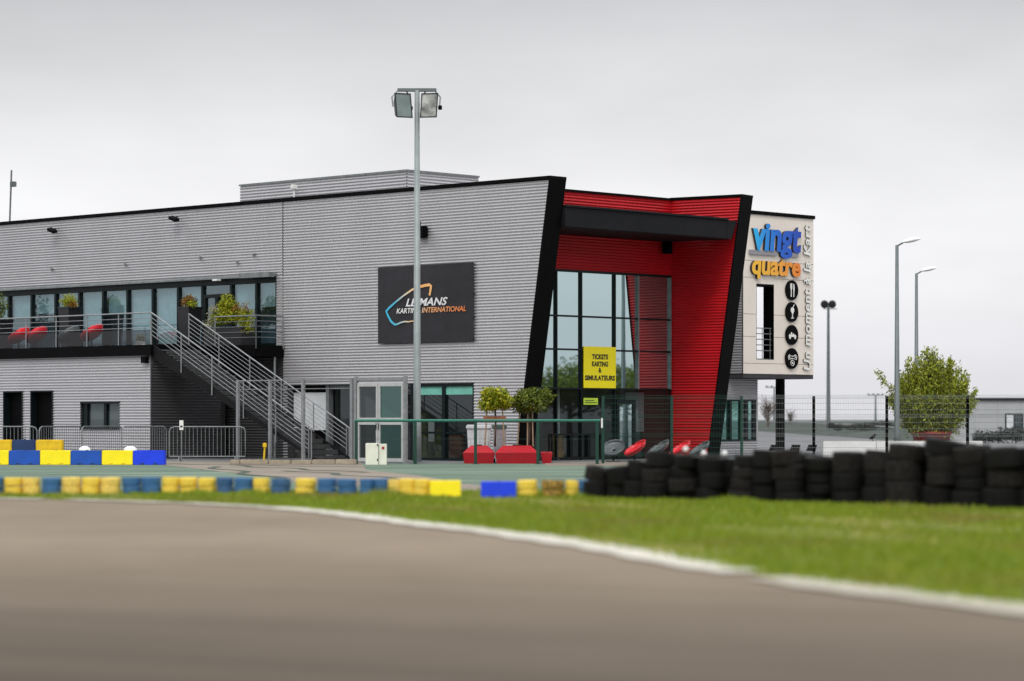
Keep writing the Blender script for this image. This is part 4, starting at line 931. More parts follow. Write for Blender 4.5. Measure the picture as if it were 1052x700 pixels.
# red planter seats
def seat(px0, px1, y, label, hi=True):
    a, b = wx(px0, y), wx(px1, y); t = thing('planter_bench', label, 'planter', (a, y, GB), 0, 'red planter benches')
    L = b-a; z1 = wz(465.5, y)-GB; z2 = (wz(458.3, y)-GB) if hi else z1+.02; mb = MB()
    mb.hexa([(.04, 0, 0), (L-.04, 0, 0), (L-.04, 1.5, 0), (.04, 1.5, 0)], [(0, -.05, z1), (L, -.05, z1), (L, 1.55, z1), (0, 1.55, z1)])
    mb.hexa([(0, -.05, z1+.002), (L, -.05, z1+.002), (L, 1.5, z1+.002), (0, 1.5, z1+.002)], [(.22*hi, .55, z2), (L-.22*hi, .55, z2), (L-.22*hi, 1.4, z2), (.22*hi, 1.4, z2)])
    mesh_obj('planter', mb, 'redpl', t)
    mb = MB(); mb.box(.4*L, .6*L, .7, 1.2, z2+.002, z2+.03); mesh_obj('soil', mb, 'soil', t)
seat(475.5, 508, 80.6, 'short red plastic planter bench, left end of the red row')
seat(508.8, 553, 80.5, 'long red plastic planter bench in the middle of the red row')
seat(556, 567.5, 80.9, 'small low red plastic block, right end of the red row', False)
# bins
def bin_(px0, px1, y, ty, body, lid, label):
    a, b = wx(px0, y), wx(px1, y); L = b-a; h = wz(ty, y)-GB; t = thing('waste_bin', label, 'bin', ((a+b)/2, y, GB), 0, 'wheeled bins')
    mb = MB(); mb.hexa([(-L*.42, -.3, .12), (L*.42, -.3, .12), (L*.42, .3, .12), (-L*.42, .3, .12)], [(-L*.48, -.38, h-.14), (L*.48, -.38, h-.14), (L*.48, .38, h-.14), (-L*.48, .38, h-.14)])
    for k in range(5): x = -L*.36 + L*.18*k; mb.box(x-.012, x+.012, -.385, -.33, .25, h-.2)
    mesh_obj('body', mb, body, t)
    mb = MB(); mb.bevbox(-L*.52, L*.52, -.42, .42, h-.138, h, .03); mesh_obj('lid', mb, lid, t)
    for sx_ in (-1, 1): mb = MB(); mb.tube([(sx_*L*.36-.03, -.2, .09), (sx_*L*.36+.03, -.2, .09)], .09, 14); mesh_obj('wheel', mb, 'black', t)
bin_(479.5, 505, 83.2, 436.5, 'binwhite', 'binwhite', 'pale grey wheeled bin between the shopfront and the ball tree')
bin_(506, 520.5, 83.0, 436.5, 'binwhite', 'binlid', 'narrow pale bin with a grey-green lid behind the ball tree')

# balcony plants
def on_bld(x, D, z): p = bw(x, D); return (p.x, p.y, GB+z)
def planter(px, D, topy, ploty, plwpx, leaf, label, wdt=.26, n=700, shape=(.35,.3,.3), base=FL, extra=None):
    x = bx(px, D); zt_ = bz(topy, x, D)-base; zp_ = bz(ploty, x, D)-base
    t = thing('potted_plant', label, 'potted plant', on_bld(x, D, base), BROT, 'balcony plants')
    mb = MB(); mb.hexa([(-wdt*.75, -wdt*.75, 0), (wdt*.75, -wdt*.75, 0), (wdt*.75, wdt*.75, 0), (-wdt*.75, wdt*.75, 0)], [(-wdt, -wdt, zp_), (wdt, -wdt, zp_), (wdt, wdt, zp_), (-wdt, wdt, zp_)]); mb.box(-wdt-.02, wdt+.02, -wdt-.02, wdt+.02, zp_+.001, zp_+.05); mesh_obj('pot', mb, 'pot', t)
    mb = MB(); canopy_leaves(mb, (-.05, 0, (zp_+zt_)/2), (shape[0], shape[1], (zt_-zp_)*.6), n, .07, .2); mesh_obj('foliage', mb, leaf, t)
    if extra:
        mb = MB(); canopy_leaves(mb, (shape[0]*.7, -.1, zp_+.12), (.22, .2, .16), 300, .06, .2); mesh_obj('flowers', mb, extra, t)
planter(72, -.9, 303.5, 317, 14, 'leafA', 'green and orange plant in a tall black pot on the balcony left of the stair', .3, 700, (.34, .3, .3), extra='leafO')
planter(195, -.75, 303.5, 317, 14, 'leafO', 'orange-tinged plant in a tall black pot beside the balcony door', .3, 700, (.32, .3, .3), extra='leafA')
planter(2, -.9, 303, 330, 14, 'leafB', 'dark plant in a black pot at the left edge of the balcony', .3, 500, (.4, .3, .3))
x = bx(236, -.85)
t = thing('flower_trough', 'overflowing trough of green, yellow and pale flowering plants behind the upper stair rail', 'planter', on_bld(x, -.85, FL), BROT, 'balcony plants')
mb = MB(); mb.bevbox(-1.0, 1.0, -.32, .32, 0, .62, .02); mesh_obj('trough', mb, 'pot', t)
mb = MB(); s_ = bw(x, -.85).y/FPX
for cx, cz, rx, rz, n in ((.0, 1.35, .42, .42, 1100), (.25, 1.0, .7, .3, 1000), (-.35, .95, .5, .25, 700), (.95, .95, .38, .32, 600), (.95, .6, .3, .25, 260)): canopy_leaves(mb, (cx, -.1, cz), (rx, .3, rz), n, .07, .2)
mbf = mb; mb = MB()
for cx, cz, rx, rz, n in ((-.6, 1.2, .3, .22, 330), (-.75, .8, .35, .25, 380), (-.5, .5, .3, .2, 150)): canopy_leaves(mb, (cx, -.2, cz), (rx, .2, rz), n, .055, .2)
mesh_obj('flowers', mb, 'leafP', t)
mb = mbf; mb.cm = 1
for cx, cz, rx, rz, n in ((.55, 1.25, .25, .2, 150), (1.0, 1.25, .2, .25, 90), (.1, .95, .2, .12, 80)): canopy_leaves(mb, (cx, -.15, cz), (rx, .2, rz), n, .06, .2)
mesh_obj('foliage', mb, ['leafA', 'leafO'], t)
# pale flower cube on the balcony
x = bx(144, DL+.35); t = thing('flower_pot', 'small square pot of pale yellow flowers at the head of the stair', 'flower pot', on_bld(x, DL+.35, FL), BROT)
mb = MB(); mb.bevbox(-.14, .14, -.14, .14, 0, .14, .02); mesh_obj('pot', mb, 'white', t); mb = MB(); canopy_leaves(mb, (0, 0, .24), (.2, .2, .16), 420, .05, .1); mesh_obj('flowers', mb, 'leafP', t)

# ------------------------------------------------------------------ tub chairs
def tub_chair(name, seatm, label, group):
    t = thing(name, label, 'chair', (0,0,0), 0, group)
    mb = MB(); n = 28; rings = []
    A = R_(34)                       # rim tilts: high at +x (the back), low at -x (the front)
    def rim(u, th):                  # u: 0 centre bottom ... 1 rim
        r = .44*math.sin(u*PI/2)**.8; z = -.16*(1-u*u)
        p = Vector((r*math.cos(th)*1.02, r*math.sin(th)*.92, z)); p = Matrix.Rotation(-A, 3, 'Y') @ p
        return p + Vector((0, 0, .54))
    us = [0.05, .3, .5, .7, .85, 1.0]
    for u in us:
        for k in range(n): mb.v.append(tuple(rim(u, 2*PI*k/n)))
    m_ = len(us)
    for u in us:
        for k in range(n): q = rim(u, 2*PI*k/n); q = q + Vector((0.0, 0, -.05 - .03*(1-u))); mb.v.append(tuple(q))
    for s_ in (0, 1):
        for i in range(m_-1):
            for k in range(n):
                k2 = (k+1)%n; o = s_*m_*n; mb.f.append((o+i*n+k, o+i*n+k2, o+(i+1)*n+k2, o+(i+1)*n+k)); mb.m.append(0)
    for k in range(n): k2 = (k+1)%n; mb.f.append(((m_-1)*n+k, (m_-1)*n+k2, (2*m_-1)*n+k2, (2*m_-1)*n+k)); mb.m.append(0)
    mb.f.append(tuple(range(n))); mb.m.append(0); mb.f.append(tuple(m_*n+k for k in range(n))); mb.m.append(0)
    mesh_obj('seat_shell', mb, seatm, t, True)
    mb = MB(); mb.tube([(0,0,.03), (0,0,.34)], [.03,.04], 10); mesh_obj('pedestal', mb, 'dark', t)
    mb = MB(); mb.lathe([(0, .035), (.24, .025), (.25, 0)], 24); mesh_obj('base', mb, 'dark', t)
    return t
red = tub_chair('tub_chair', 'redseat', 'x', 'tub chairs'); gry = tub_chair('tub_chair', 'greyseat', 'x', 'tub chairs')
used = {}
def place_chair(src, loc, rz, label, group, k=1.0):
    if src.name not in used: used[src.name] = 1; src.location = loc; src.rotation_euler = (0,0,rz); src['label'] = label; src['group'] = group; src.scale = (k,k,k); return
    dup(src, loc, rz, label, group, (k,k,k))
yc = 84.3
GC = 'tub chairs outside the entrance'
place_chair(gry, (wx(630, yc), yc, GB), R_(70), 'grey tub chair next to the tall green fence post, leftmost outside the entrance', GC, .88)
place_chair(red, (wx(652, yc), yc, GB), R_(20), 'fully visible red tub chair between two grey chairs outside the entrance', GC, .88)
place_chair(gry, (wx(676, yc), yc, GB), R_(18), 'grey tub chair between the two red chairs outside the entrance', GC, .88)
place_chair(red, (wx(698, yc), yc, GB), R_(16), 'red tub chair mostly hidden by the black tyre wall', GC, .86)
place_chair(gry, (wx(718, yc), yc, GB), R_(15), 'rightmost grey tub chair peeping over the black tyres', GC, .84)
GC = 'tub chairs on the balcony'
for px_, D_, src, rz_, lb in ((19, DL+.6, red, -25, 'red tub chair on the balcony, leftmost of three'), (37, DL+.65, red, -35, 'red tub chair on the balcony, the middle one of three'), (94, DL+.6, red, -30, 'red tub chair on the balcony nearest the stair'), (70, DL+1.1, gry, -30, 'dark grey tub chair on the balcony between the red ones')):
    x = bx(px_, D_); place_chair(src, on_bld(x, D_, FL), R_(rz_), lb, GC, 1.0)

# ------------------------------------------------------------------ cabinet, barriers, rails, fences
y = 78.3; a, b = wx(375.5, y), wx(397, y); h = wz(455.5, y)-GB
t = thing('electric_cabinet', 'white electrical cabinet standing on the green tarmac before the glazed gate', 'cabinet', (a, y, GB), R_(0))
L = b-a; mb = MB(); mb.bevbox(0, L*.62, 0, .4, 0, h, .012); mb.bevbox(L*.63, L, .03, .4, 0, h-.02, .012); mesh_obj('casing', mb, 'offwhite', t)
mb = MB(); mb.box(L*.622, L*.628, .0, .02, 0.02, h-.02); mesh_obj('door_gap', mb, 'dark', t)
for z in (.12, .55): mb = MB(); mb.bevbox(L*.55, L*.6, -.02, 0, z, z+.06, .005); mesh_obj('lock', mb, 'dark', t)
mb = MB(); mb.box(L*.78, L*.9, .02, .028, h*.72, h*.84); mesh_obj('warning_label', mb, 'redpl', t)

# crowd barriers
def crowd_barrier(L=2.3):
    t = thing('crowd_barrier', 'x', 'barrier', (0,0,0), 0, 'galvanised crowd barriers')
    mb = MB(); H = 1.08; c = .14
    pts = [(c*.0, 0, .16), (0, 0, H-c), (c*.3, 0, H-c*.3), (c, 0, H), (L-c, 0, H), (L-c*.3, 0, H-c*.3), (L, 0, H-c), (L, 0, .16), (0, 0, .16)]
    mb.tube(pts, .021, 8); mesh_obj('frame', mb, 'galvd', t)
    mb = MB(); n = 19
    for i in range(1, n): mb.tube([(L*i/n, 0, .16), (L*i/n, 0, H)], .0085, 5)
    mesh_obj('bars', mb, 'galvd', t)
    for fx in (.3, L-.3): mb = MB(); mb.tube([(fx, -.3, 0), (fx, -.02, .14), (fx, .02, .14), (fx, .3, 0)], .018, 6); mesh_obj('foot', mb, 'galvd', t)
    return t
cb = crowd_barrier(); yb_ = 85.0
spots = [(-36, 86, 38, 86, 'crowd barrier at the left edge in front of the dark doors'), (40.5, 86, 84, 89.4, 'crowd barrier standing below the left half of the window wall'), (84, 87.6, 125, 90.5, 'crowd barrier directly below the small ground-floor window'), (125, 86.4, 171, 87.6, 'crowd barrier at the corner of the lower wall'), (174, 84.3, 252, 84.3, 'crowd barrier standing in front of the stair, rightmost')]
for i, (pa, yA, pb, yB, lb) in enumerate(spots):
    A = Vector((wx(pa, yA), yA)); B = Vector((wx(pb, yB), yB)); ang = math.atan2(B.y-A.y, B.x-A.x); k = (B-A).length/2.3
    if i == 0: r = cb; r.location = (A.x, A.y, GB); r.rotation_euler = (0,0,ang); r['label'] = lb; r.scale = (k, 1, 1)
    else: dup(cb, (A.x, A.y, GB), ang, lb, None, (k, 1, 1))
y = 84.0
t = thing('small_sign', 'small white notice on a thin post at the crowd barrier before the stair', 'sign', (wx(186.5, y), y, GB))
mb = MB(); mb.tube([(0,0,0), (0,0,1.1)], .02, 6); mesh_obj('post', mb, 'galvd', t); mb = MB(); mb.bevbox(-.06, .06, -.04, -.02, .98, 1.28, .004); mesh_obj('sign_board', mb, 'white', t); mb = MB(); mb.box(-.035, .035, -.044, -.041, 1.06, 1.12); mesh_obj('symbol', mb, 'ink', t)
# green guard rail
y = 79.6
t = thing('guard_rail', 'dark green tubular guard rail in front of the shopfront and red planters', 'railing', (wx(365, y), y, GB))
zt = wz(432.3, y)-GB; x0 = wx(365, y)
mb = MB(); mb.tube([(-.02, 0, zt), (wx(616.5, y)-x0, 0, zt)], .042, 10); mesh_obj('top_rail', mb, 'greenrail', t)
for p in (366, 426.5, 488.5, 552.5, 613.5):
    mb = MB(); mb.bevbox(wx(p, y)-x0-.045, wx(p, y)-x0+.045, -.045, .045, 0, zt-.03, .01); mb.box(wx(p, y)-x0-.1, wx(p, y)-x0+.1, -.1, .1, 0.002, .016); mesh_obj('post', mb, 'green', t)
mb = MB()
for p, q in ((366, 426.5), (426.5, 488.5), (488.5, 552.5), (552.5, 613.5)): mb.tube([(wx(p, y)-x0, 0, .58*zt), (wx(q, y)-x0, 0, .58*zt)], .004, 5)
mesh_obj('wire', mb, 'green', t)
# mesh fence
fp = [(619.5, 80.6), (690, 82.4), (762, 82.2), (836, 82.0), (911, 81.6), (994, 80.8), (1079, 79.8), (1166, 78.8)]
fence = thing('mesh_fence', 'tall dark green welded mesh fence with square posts behind the black tyre wall', 'fence', (wx(619.5, 80.6), 80.6, GB))
fx0, fy0 = wx(619.5, 80.6), 80.6
for i, (p, y) in enumerate(fp):
    h = wz(407, y)-GB; X, Y = wx(p, y)-fx0, y-fy0; mb = MB(); mb.bevbox(X-.04, X+.04, Y-.04, Y+.04, 0, h, .008); mesh_obj('post', mb, 'green' if i < 3 else 'black', fence)
    if i < len(fp)-1:
        p2, y2 = fp[i+1]; X2, Y2 = wx(p2, y2)-fx0, y2-fy0; h -= .03; mb = MB()
        for k in range(11):
            z = .08 + (h-.08)*k/10; r = .006
            mb.tube([(X, Y-.045, z), (X2, Y2-.045, z)], r, 4, False)
            if k % 3 == 1: mb.tube([(X, Y-.045, z+.05), (X2, Y2-.045, z+.05)], r, 4, False); mb.tube([(X, Y-.045, z-.04), (X2, Y2-.045, z-.04)], r, 4, False)
        for k in range(1, 44): u = k/44; mb.tube([(X+(X2-X)*u, Y+(Y2-Y)*u-.05, .05), (X+(X2-X)*u, Y+(Y2-Y)*u-.05, h)], .0026, 3, False)
        mesh_obj('mesh_panel', mb, 'galvd' if i > 1 else 'green', fence)
mb = MB(); mb.bevbox(-.06, -.01, -.12, -.06, 1.05, 1.35, .01); mesh_obj('bracket', mb, 'white', fence)
# galvanised frame fence and glazed gate, parallel to the facade
DF = -4.5
q0 = bx(244.5, DF); o_ = bw(q0, DF)
t = thing('frame_fence', 'galvanised post and rail enclosure standing in front of the stair', 'fence', (o_.x, o_.y, GB), BROT)
hz = 2.55
for p in (244.5, 277.5, 311.5, 361.5): x = bx(p, DF)-q0; mb = MB(); mb.box(x-.05, x+.05, -.04, .04, 0, hz); mesh_obj('post', mb, 'galv', t)
mb = MB(); L = bx(361.5, DF)-q0; mb.tube([(0, 0, hz-.03), (L, 0, hz-.03)], .02, 6); mb.tube([(0, 0, hz-.3), (L, 0, hz-.3)], .012, 6); mesh_obj('rail', mb, 'galvd', t)
q1 = bx(366, DF); o_ = bw(q1, DF); L = bx(416.5, DF)-q1
t = thing('glazed_gate', 'tall white framed double gate with dark and teal glass panels left of the mast', 'gate', (o_.x, o_.y, GB), BROT)
mb = MB(); hz = 2.6
for x in (.0, L-.0): mb.box(x-.05, x+.05, -.05, .05, 0, hz)
mb.box(.05, L-.05, -.04, .04, hz-.12, hz-.04); mesh_obj('outer_frame', mb, 'galv', t)
Lm = L*.46
for i, (a, b, m_) in enumerate(((.07, Lm-.01, 'lowglass'), (Lm+.01, L-.07, 'tealglass'))):
    mb = MB(); f_ = .08
    mb.box(a, a+f_, -.03, .03, .05, hz-.2); mb.box(b-f_, b, -.03, .03, .05, hz-.2)
    for z0_, z1_ in ((.05, .15), (1.15, 1.36), (hz-.3, hz-.2)): mb.box(a+f_, b-f_, -.03, .03, z0_, z1_)
    g = mesh_obj('gate_leaf', mb, 'gatewhite', t)
    mb = MB()
    for z0_, z1_ in ((.15, 1.15), (1.36, hz-.3)): mb.add([(a+f_, 0, z0_), (b-f_, 0, z0_), (b-f_, 0, z1_), (a+f_, 0, z1_)], [(0,1,2,3)])
    mesh_obj('glass_panel', mb, m_, g)
    mb = MB(); mb.tube([((b-f_/2 if i == 0 else a+f_/2), -.06, 1.0), ((b-f_/2 if i == 0 else a+f_/2), -.06, 1.2)], .012, 6); mesh_obj('handle', mb, 'dark', g)
# concrete kerb blocks
kx = [(236, 246), (246.5, 275.5), (276, 298.5), (299, 320), (320.5, 344), (344.5, 366)]
for i, (a, b) in enumerate(kx):
    y = 78.9; A, B = wx(a, y), wx(b, y); o = MB(); o.bevbox(A, B, y, y+.35, GB, GB+.14+random.uniform(-.01, .01), .02)
    tag(mesh_obj('concrete_block', o, 'kerb'), '%s weathered concrete edging block from the left at the stair foot' % ORD[i], 'concrete block', 'concrete edging blocks')
# yellow marker
y = 84.6; t = MB(); t.tube([(wx(271, y), y, GB), (wx(272, y), y, GB+.45)], .03, 8); t.bevbox(wx(272,y)-.06, wx(272,y)+.06, y-.05, y+.05, GB+.43, GB+.58, .02)
tag(mesh_obj('marker_post', t, 'yellowdull'), 'small yellow marker post under the stair stringer', 'post')

# ------------------------------------------------------------------ plastic barrier blocks
def block(px0, px1, y, ty, by, m, label, group, z0=None, name='barrier_block', th=.4):
    A, B = wx(px0, y), wx(px1, y); g0_ = gz(y) if z0 is None else z0; h = wz(ty, y)-g0_; L = B-A-.004*y/35
    t = thing(name, label, 'barrier block', (A, y, g0_), 0, group); mb = MB()
    bm = bmesh.new(); bmesh.ops.create_cube(bm, size=1)
    for v in bm.verts: v.co = Vector((L/2+v.co.x*L, th/2+v.co.y*th*(1 if v.co.z < 0 else .9), h/2+v.co.z*h))
    bmesh.ops.bevel(bm, geom=bm.edges[:], offset=.04*h, segments=2, affect='EDGES'); bm.verts.index_update()
    mb.add([v.co[:] for v in bm.verts], [[v.index for v in f.verts] for f in bm.faces]); bm.free(); mesh_obj('shell', mb, m, t)
    mb = MB()
    for k in (.3, .7): mb.box(L*k-.06*L, L*k+.06*L, -.003, .02, h*.02, h*.14)
    mesh_obj('drain_slot', mb, 'bluedark' if m != 'yellow' else 'yellowdull', t)
    mb = MB(); mb.lathe([(0, 0), (.05*L, 0), (.05*L, .03*h), (0, .03*h)], 12, L*.5, th*.5); mb.map(lambda p: p+Vector((0,0,h+.001))); mesh_obj('filler_cap', mb, 'bluedark', t)
    return h+g0_
GBK = 'plastic barrier blocks on the green tarmac'
cols = [('yellow', 'yellow', -118, -86), ('blue', 'blue', -86, -54.5), ('yellow', 'yellow', -54.5, -22.5), ('yellow', 'yellow', -22.5, 9), ('blue', 'blue', 9, 41), ('yellow', 'yellow', 41, 72.5), ('blue', 'blue', 72.5, 104.5), ('yellow', 'yellow', 104.5, 136.5), ('bluepure', 'bright blue', 136.5, 169.5)]
yb2 = 78.2
names = ['', '', '', 'yellow plastic barrier block cut by the left edge, front row', 'blue plastic barrier block, front row, directly under the navy one', 'yellow plastic barrier block, front row, under the upper yellow one', 'blue plastic barrier block in the middle of the front row', 'yellow plastic barrier block second from the right end of the front row', 'bright blue plastic barrier block at the right end of the front row']
for i, (m_, cn, a, b) in enumerate(cols):
    if i < 3: continue
    block(a, b, yb2, 463, 478, m_, names[i], GBK)
yb3 = 79.4
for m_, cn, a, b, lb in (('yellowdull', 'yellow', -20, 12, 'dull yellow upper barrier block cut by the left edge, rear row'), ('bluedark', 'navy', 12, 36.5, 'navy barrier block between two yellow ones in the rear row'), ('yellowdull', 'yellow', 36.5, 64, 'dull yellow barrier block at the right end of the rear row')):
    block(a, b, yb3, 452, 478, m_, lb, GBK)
for px_, w_, lb in ((87, .16, 'white rubbish bag behind the blue block in the middle of the row'), (134, .18, 'white rubbish bag behind the last yellow block')):
    y = 79.6; mb = MB(); canopy = None
    mb.lathe([(0, .53), (w_*.6, .52), (w_*1.0, .47), (w_*1.25, .3), (w_*1.2, .05), (0, 0)][::-1], 14); mb.map(lambda p: Vector((p.x*(1+.1*math.sin(p.z*20)), p.y, p.z))+Vector((wx(px_, y), y, GB)))
    tag(mesh_obj('rubbish_bag', mb, 'white', None, True), lb, 'bag', 'white rubbish bags')

# ------------------------------------------------------------------ tyres
def tyre_mesh(r, wd, tread=True):
    mb = MB(); ri = r*.5; P = []
    prof = [(ri, wd*.14), (r*.62, wd*.03), (r*.93, 0.0), (r*.985, wd*.02), (r*1.0, wd*.07), (r*1.005, wd*.3), (r*1.005, wd*.7), (r*1.0, wd*.93), (r*.985, wd*.98), (r*.93, wd), (r*.62, wd*.97), (ri, wd*.86), (ri*1.15, wd*.8), (r*.8, wd*.5), (ri*1.15, wd*.2)]
    mb.lathe(prof, 28, close=True); return mb
def mk_tyre_me(name, r, wd, m):
    o = mesh_obj(name, tyre_mesh(r, wd), m, None, True); me = o.data; bpy.data.objects.remove(o); return me
YT = 35.0; TW = .107; TR = .122
tm = {k: mk_tyre_me('kart_tyre', 1.0, 1.0, v) for k, v in (('y', 'ytyre'), ('s', 'ytyre2'), ('p', 'ytyre3'), ('b', 'btyre'), ('d', 'btyre2'), ('k', 'rubber'), ('j', 'rubber2'))}
def tyre(me, x, y, z, r, wd, label, group, tilt=0):
    o = bpy.data.objects.new('kart_tyre', me); C.objects.link(o); o.location = (x, y, z); o.scale = (r, r, wd)
    o.rotation_euler = (random.gauss(0, .02)+tilt, random.gauss(0, .02), random.uniform(0, 6)); tag(o, label, 'tyre', group); return o
cn = {'y': 'yellow painted', 's': 'scuffed yellow', 'p': 'half-peeled black and yellow', 'b': 'blue painted', 'd': 'scuffed dark blue', 'k': 'black', 'j': 'dusty black'}
row = [('b', -15, 4), ('y', 4, 22.5), ('s', 23, 41.5), ('b', 43.5, 63), ('s', 64, 83.5), ('y', 84, 103), ('s', 103.5, 124), ('b', 126, 145), ('b', 145.5, 165.5), ('y', 166, 184), ('y', 184.5, 203), ('y', 203.5, 222), ('d', 222.5, 240), ('b', 240.5, 260), ('y', 260.5, 277.5), ('d', 279, 299), ('y', 303.5, 324.5), ('b', 326, 346), ('b', 347, 367), ('b', 371, 385), ('d', 384, 401), ('s', 400, 413), ('y', 411, 427), ('y', 426, 441), ('y', 531.5, 552), ('p', 556, 579.5), ('y', 583, 596), ('b', 595, 604)]
for i, (k, a, b) in enumerate(row):
    f = (a+b)/2; y = 35.2 - 1.6*min(1, max(0, (f-200)/350)) ; r = max(.10, (b-a)/2/FPX*y*.99); kk = k
    base = gz(y)
    for lv in (0, 1):
        if k == 'd' and lv == 1 and a == 384: kk = 'b'
        jit = random.uniform(-.008, .008)
        top = (k == 'y' or k == 's') and random.random() < .3
        tyre(tm[kk], wx(f, y)+jit, y+random.uniform(-.01, .01), base+lv*TW*1.02, r, TW*(1.0+random.uniform(-.05, .05)), '%s kart tyre, %s of the %s coloured stack from left' % (cn[kk], ('bottom', 'top')[lv], ORD[i]), 'coloured kart tyres along the grass')
block(441.5, 473.5, 33.9, 494, 512, 'yellow', 'small bright yellow plastic block in the tyre row, left of the gap', 'plastic blocks in the tyre row', th=.25)
block(494, 530.5, 33.6, 495, 512, 'bluepure', 'small bright blue plastic block in the tyre row, right of the gap', 'plastic blocks in the tyre row', th=.25)
# black wall: front and rear stacks; each entry = px centre, px width, top y
prof = [(612, 25, 480, 2), (636, 25, 479.5, 2), (657, 25, 474, 2), (680, 30, 465.5, 3), (705, 28, 467.5, 3), (731, 30, 468, 3), (758, 30, 467.5, 3), (786, 31, 463, 3), (815, 32, 462.5, 3), (843, 32, 468, 3), (872, 33, 463.5, 3), (903, 34, 463, 3), (934, 36, 457.5, 3), (966, 38, 452.5, 3), (1001, 40, 458, 3), (1038, 40, 461, 3), (1078, 41, 461, 3)]
GT = 'black kart tyres of the tyre wall'
NM = {2: ('bottom', 'top'), 3: ('bottom', 'middle', 'top'), 4: ('bottom', 'second lowest', 'second highest', 'top')}
for rowi in (0, 1):
    for i, (p, wpx, ty, n) in enumerate(prof):
        u = (p-600)/450.0; y = 33.2 - 3.9*u + rowi*.36 + (random.uniform(-.07, .07))
        if rowi: p = p + wpx*.5; ty = ty + random.uniform(0, 5)
        else: p += random.uniform(-3, 3); ty += random.uniform(-1, 1.5)
        if rowi and i == len(prof)-1: continue
        if n == 3 and random.random() < .35: n = 4
        r = wpx/2/FPX*y*1.06; h = (wz(ty, y))-gz(y)
        ws = [random.uniform(.75, 1.3) for _ in range(n)]; tot = sum(ws); z = gz(y); lean = 0
        for lv in range(n):
            wd = h*ws[lv]/tot; lean += random.uniform(-.04, .04); last = lv == n-1
            o = tyre(tm['k' if random.random() < .6 else 'j'], wx(p, y)+lean, y+random.uniform(-.04, .04), z, r*random.uniform(.88, 1.08), wd*.985,
                 '%s black kart tyre, %s stack from left, %s rank of black wall' % (NM[n][lv], ORD[i], ('front', 'rear')[rowi]), GT)
            if last: o.rotation_euler = (random.gauss(0, .09), random.gauss(0, .09), random.uniform(0, 6))
            z += wd
# white caps on the wall
for i, (p, ty) in enumerate(((704.5, 463.5), (723, 467.5), (744.5, 467.8))):
    y = 32.2; mb = MB(); s_ = .028; mb.lathe([(0, 0), (s_*1.1, .0), (s_*1.2, s_), (s_*.7, s_*1.9), (0, s_*2.1)], 12); z = wz(ty, y)-.005; mb.map(lambda q: Vector((q.x+wx(p, y), q.y+y, q.z+z)))
    tag(mesh_obj('plastic_cap', mb, 'white', None, True), '%s small white plastic cap from the left on top of the black tyres' % ORD[i], 'cap', 'white caps on the tyre wall')

# ------------------------------------------------------------------ right background
y = 88; a, b = wx(845.5, y), wx(1010, y); h = wz(453.3, y)-GB
t = thing('white_wall', 'long low white wall behind the fence and the black tyres', 'wall', (a, y, GB))
mb = MB(); L = b-a; n = 3
for i in range(n): mb.bevbox(L*i/n+.005, L*(i+1)/n-.005, 0, .3, 0, h, .02)
mesh_obj('wall_section', mb, 'white', t)
# black bird on it
y = 88.1; t = MB(); X = wx(896.5, y)
bb2 = [(X-.10, y, GB+h+.06), (X-.04, y, GB+h+.10), (X+.03, y, GB+h+.15), (X+.08, y, GB+h+.20), (X+.13, y, GB+h+.22)]
t.tube(bb2, [.015, .045, .055, .04, .006], 10); t.tube([(X-.02, y, GB+h+.08), (X-.02, y, GB+h)], .008, 5); t.tube([(X+.01, y+.02, GB+h+.1), (X+.01, y+.02, GB+h)], .008, 5)
tag(mesh_obj('crow', t, 'black', None, True), 'black bird standing on the low white wall', 'bird')
# right cabin
y = 150; a, b = wx(977, y), wx(1120, y); h = wz(411.5, y)-GB
t = thing('site_cabin', 'flat-roofed pale grey cabin with a dark framed window at the right edge', 'cabin', (a, y, GB))
L = b-a; wa_, wb_ = wx(1032.5, y)-a, wx(1051, y)-a; zA, zB = wz(441.5, y)-GB, wz(425, y)-GB; mb = MB()
n = 6
mb.box(0, L, .02, 5, 0, h)
for i in range(n):
    for z0_, z1_ in ((0, h*.33), (h*.33, h*.66), (h*.66, h)):
        mb.box(L*i/n+.015, L*(i+1)/n-.015, 0, .019, z0_+.01, z1_-.01)
mesh_obj('wall', mb, 'cabin', t)
mb = MB(); mb.box(-.1, L+.1, -.12, 5.1, h+.001, h+.14); mesh_obj('roof', mb, 'dark', t)
for xa_, xb_ in ((wa_, wb_), (wb_+.12, wb_+1.1)):
    mb = MB(); mb.box(xa_, xa_+.07, -.05, -.001, zA, zB); mb.box(xb_-.07, xb_, -.05, -.001, zA, zB); mb.box(xa_+.07, xb_-.07, -.05, -.001, zB-.07, zB); mb.box(xa_+.07, xb_-.07, -.05, -.001, zA, zA+.07); mb.box((xa_+xb_)/2-.03, (xa_+xb_)/2+.03, -.05, -.001, zA+.07, zB-.07); f = mesh_obj('window', mb, 'frame', t)
    mb = MB(); mb.box(xa_+.07, xb_-.07, -.02, -.002, zA+.07, zB-.07); mesh_obj('pane', mb, 'lowglass', f)
    mb = MB(); mb.box(xa_+.08, (xa_+xb_)/2-.04, -.04, -.021, zA+.08, zB-.08); mesh_obj('blind', mb, 'binwhite', f)
# small shrubs by the cabin
for px_, s_, lb in ((1015, .35, 'small grey-green shrub left of the cabin window'), (1040, .45, 'small grey-green shrub under the cabin window')):
    y = 146; t = thing('shrub', lb, 'shrub', (wx(px_, y), y, GB), 0, 'shrubs by the cabin'); mb = MB()
    for k in range(4): canopy_leaves(mb, ((k-1.5)*.35, 0, s_), (.4, .3, s_), 260, .12, .3)
    mesh_obj('foliage', mb, 'leafD', t); mb = MB(); mb.tube([(0, 0, 0), (0, 0, s_)], .03, 5); mesh_obj('stem', mb, 'bark', t)
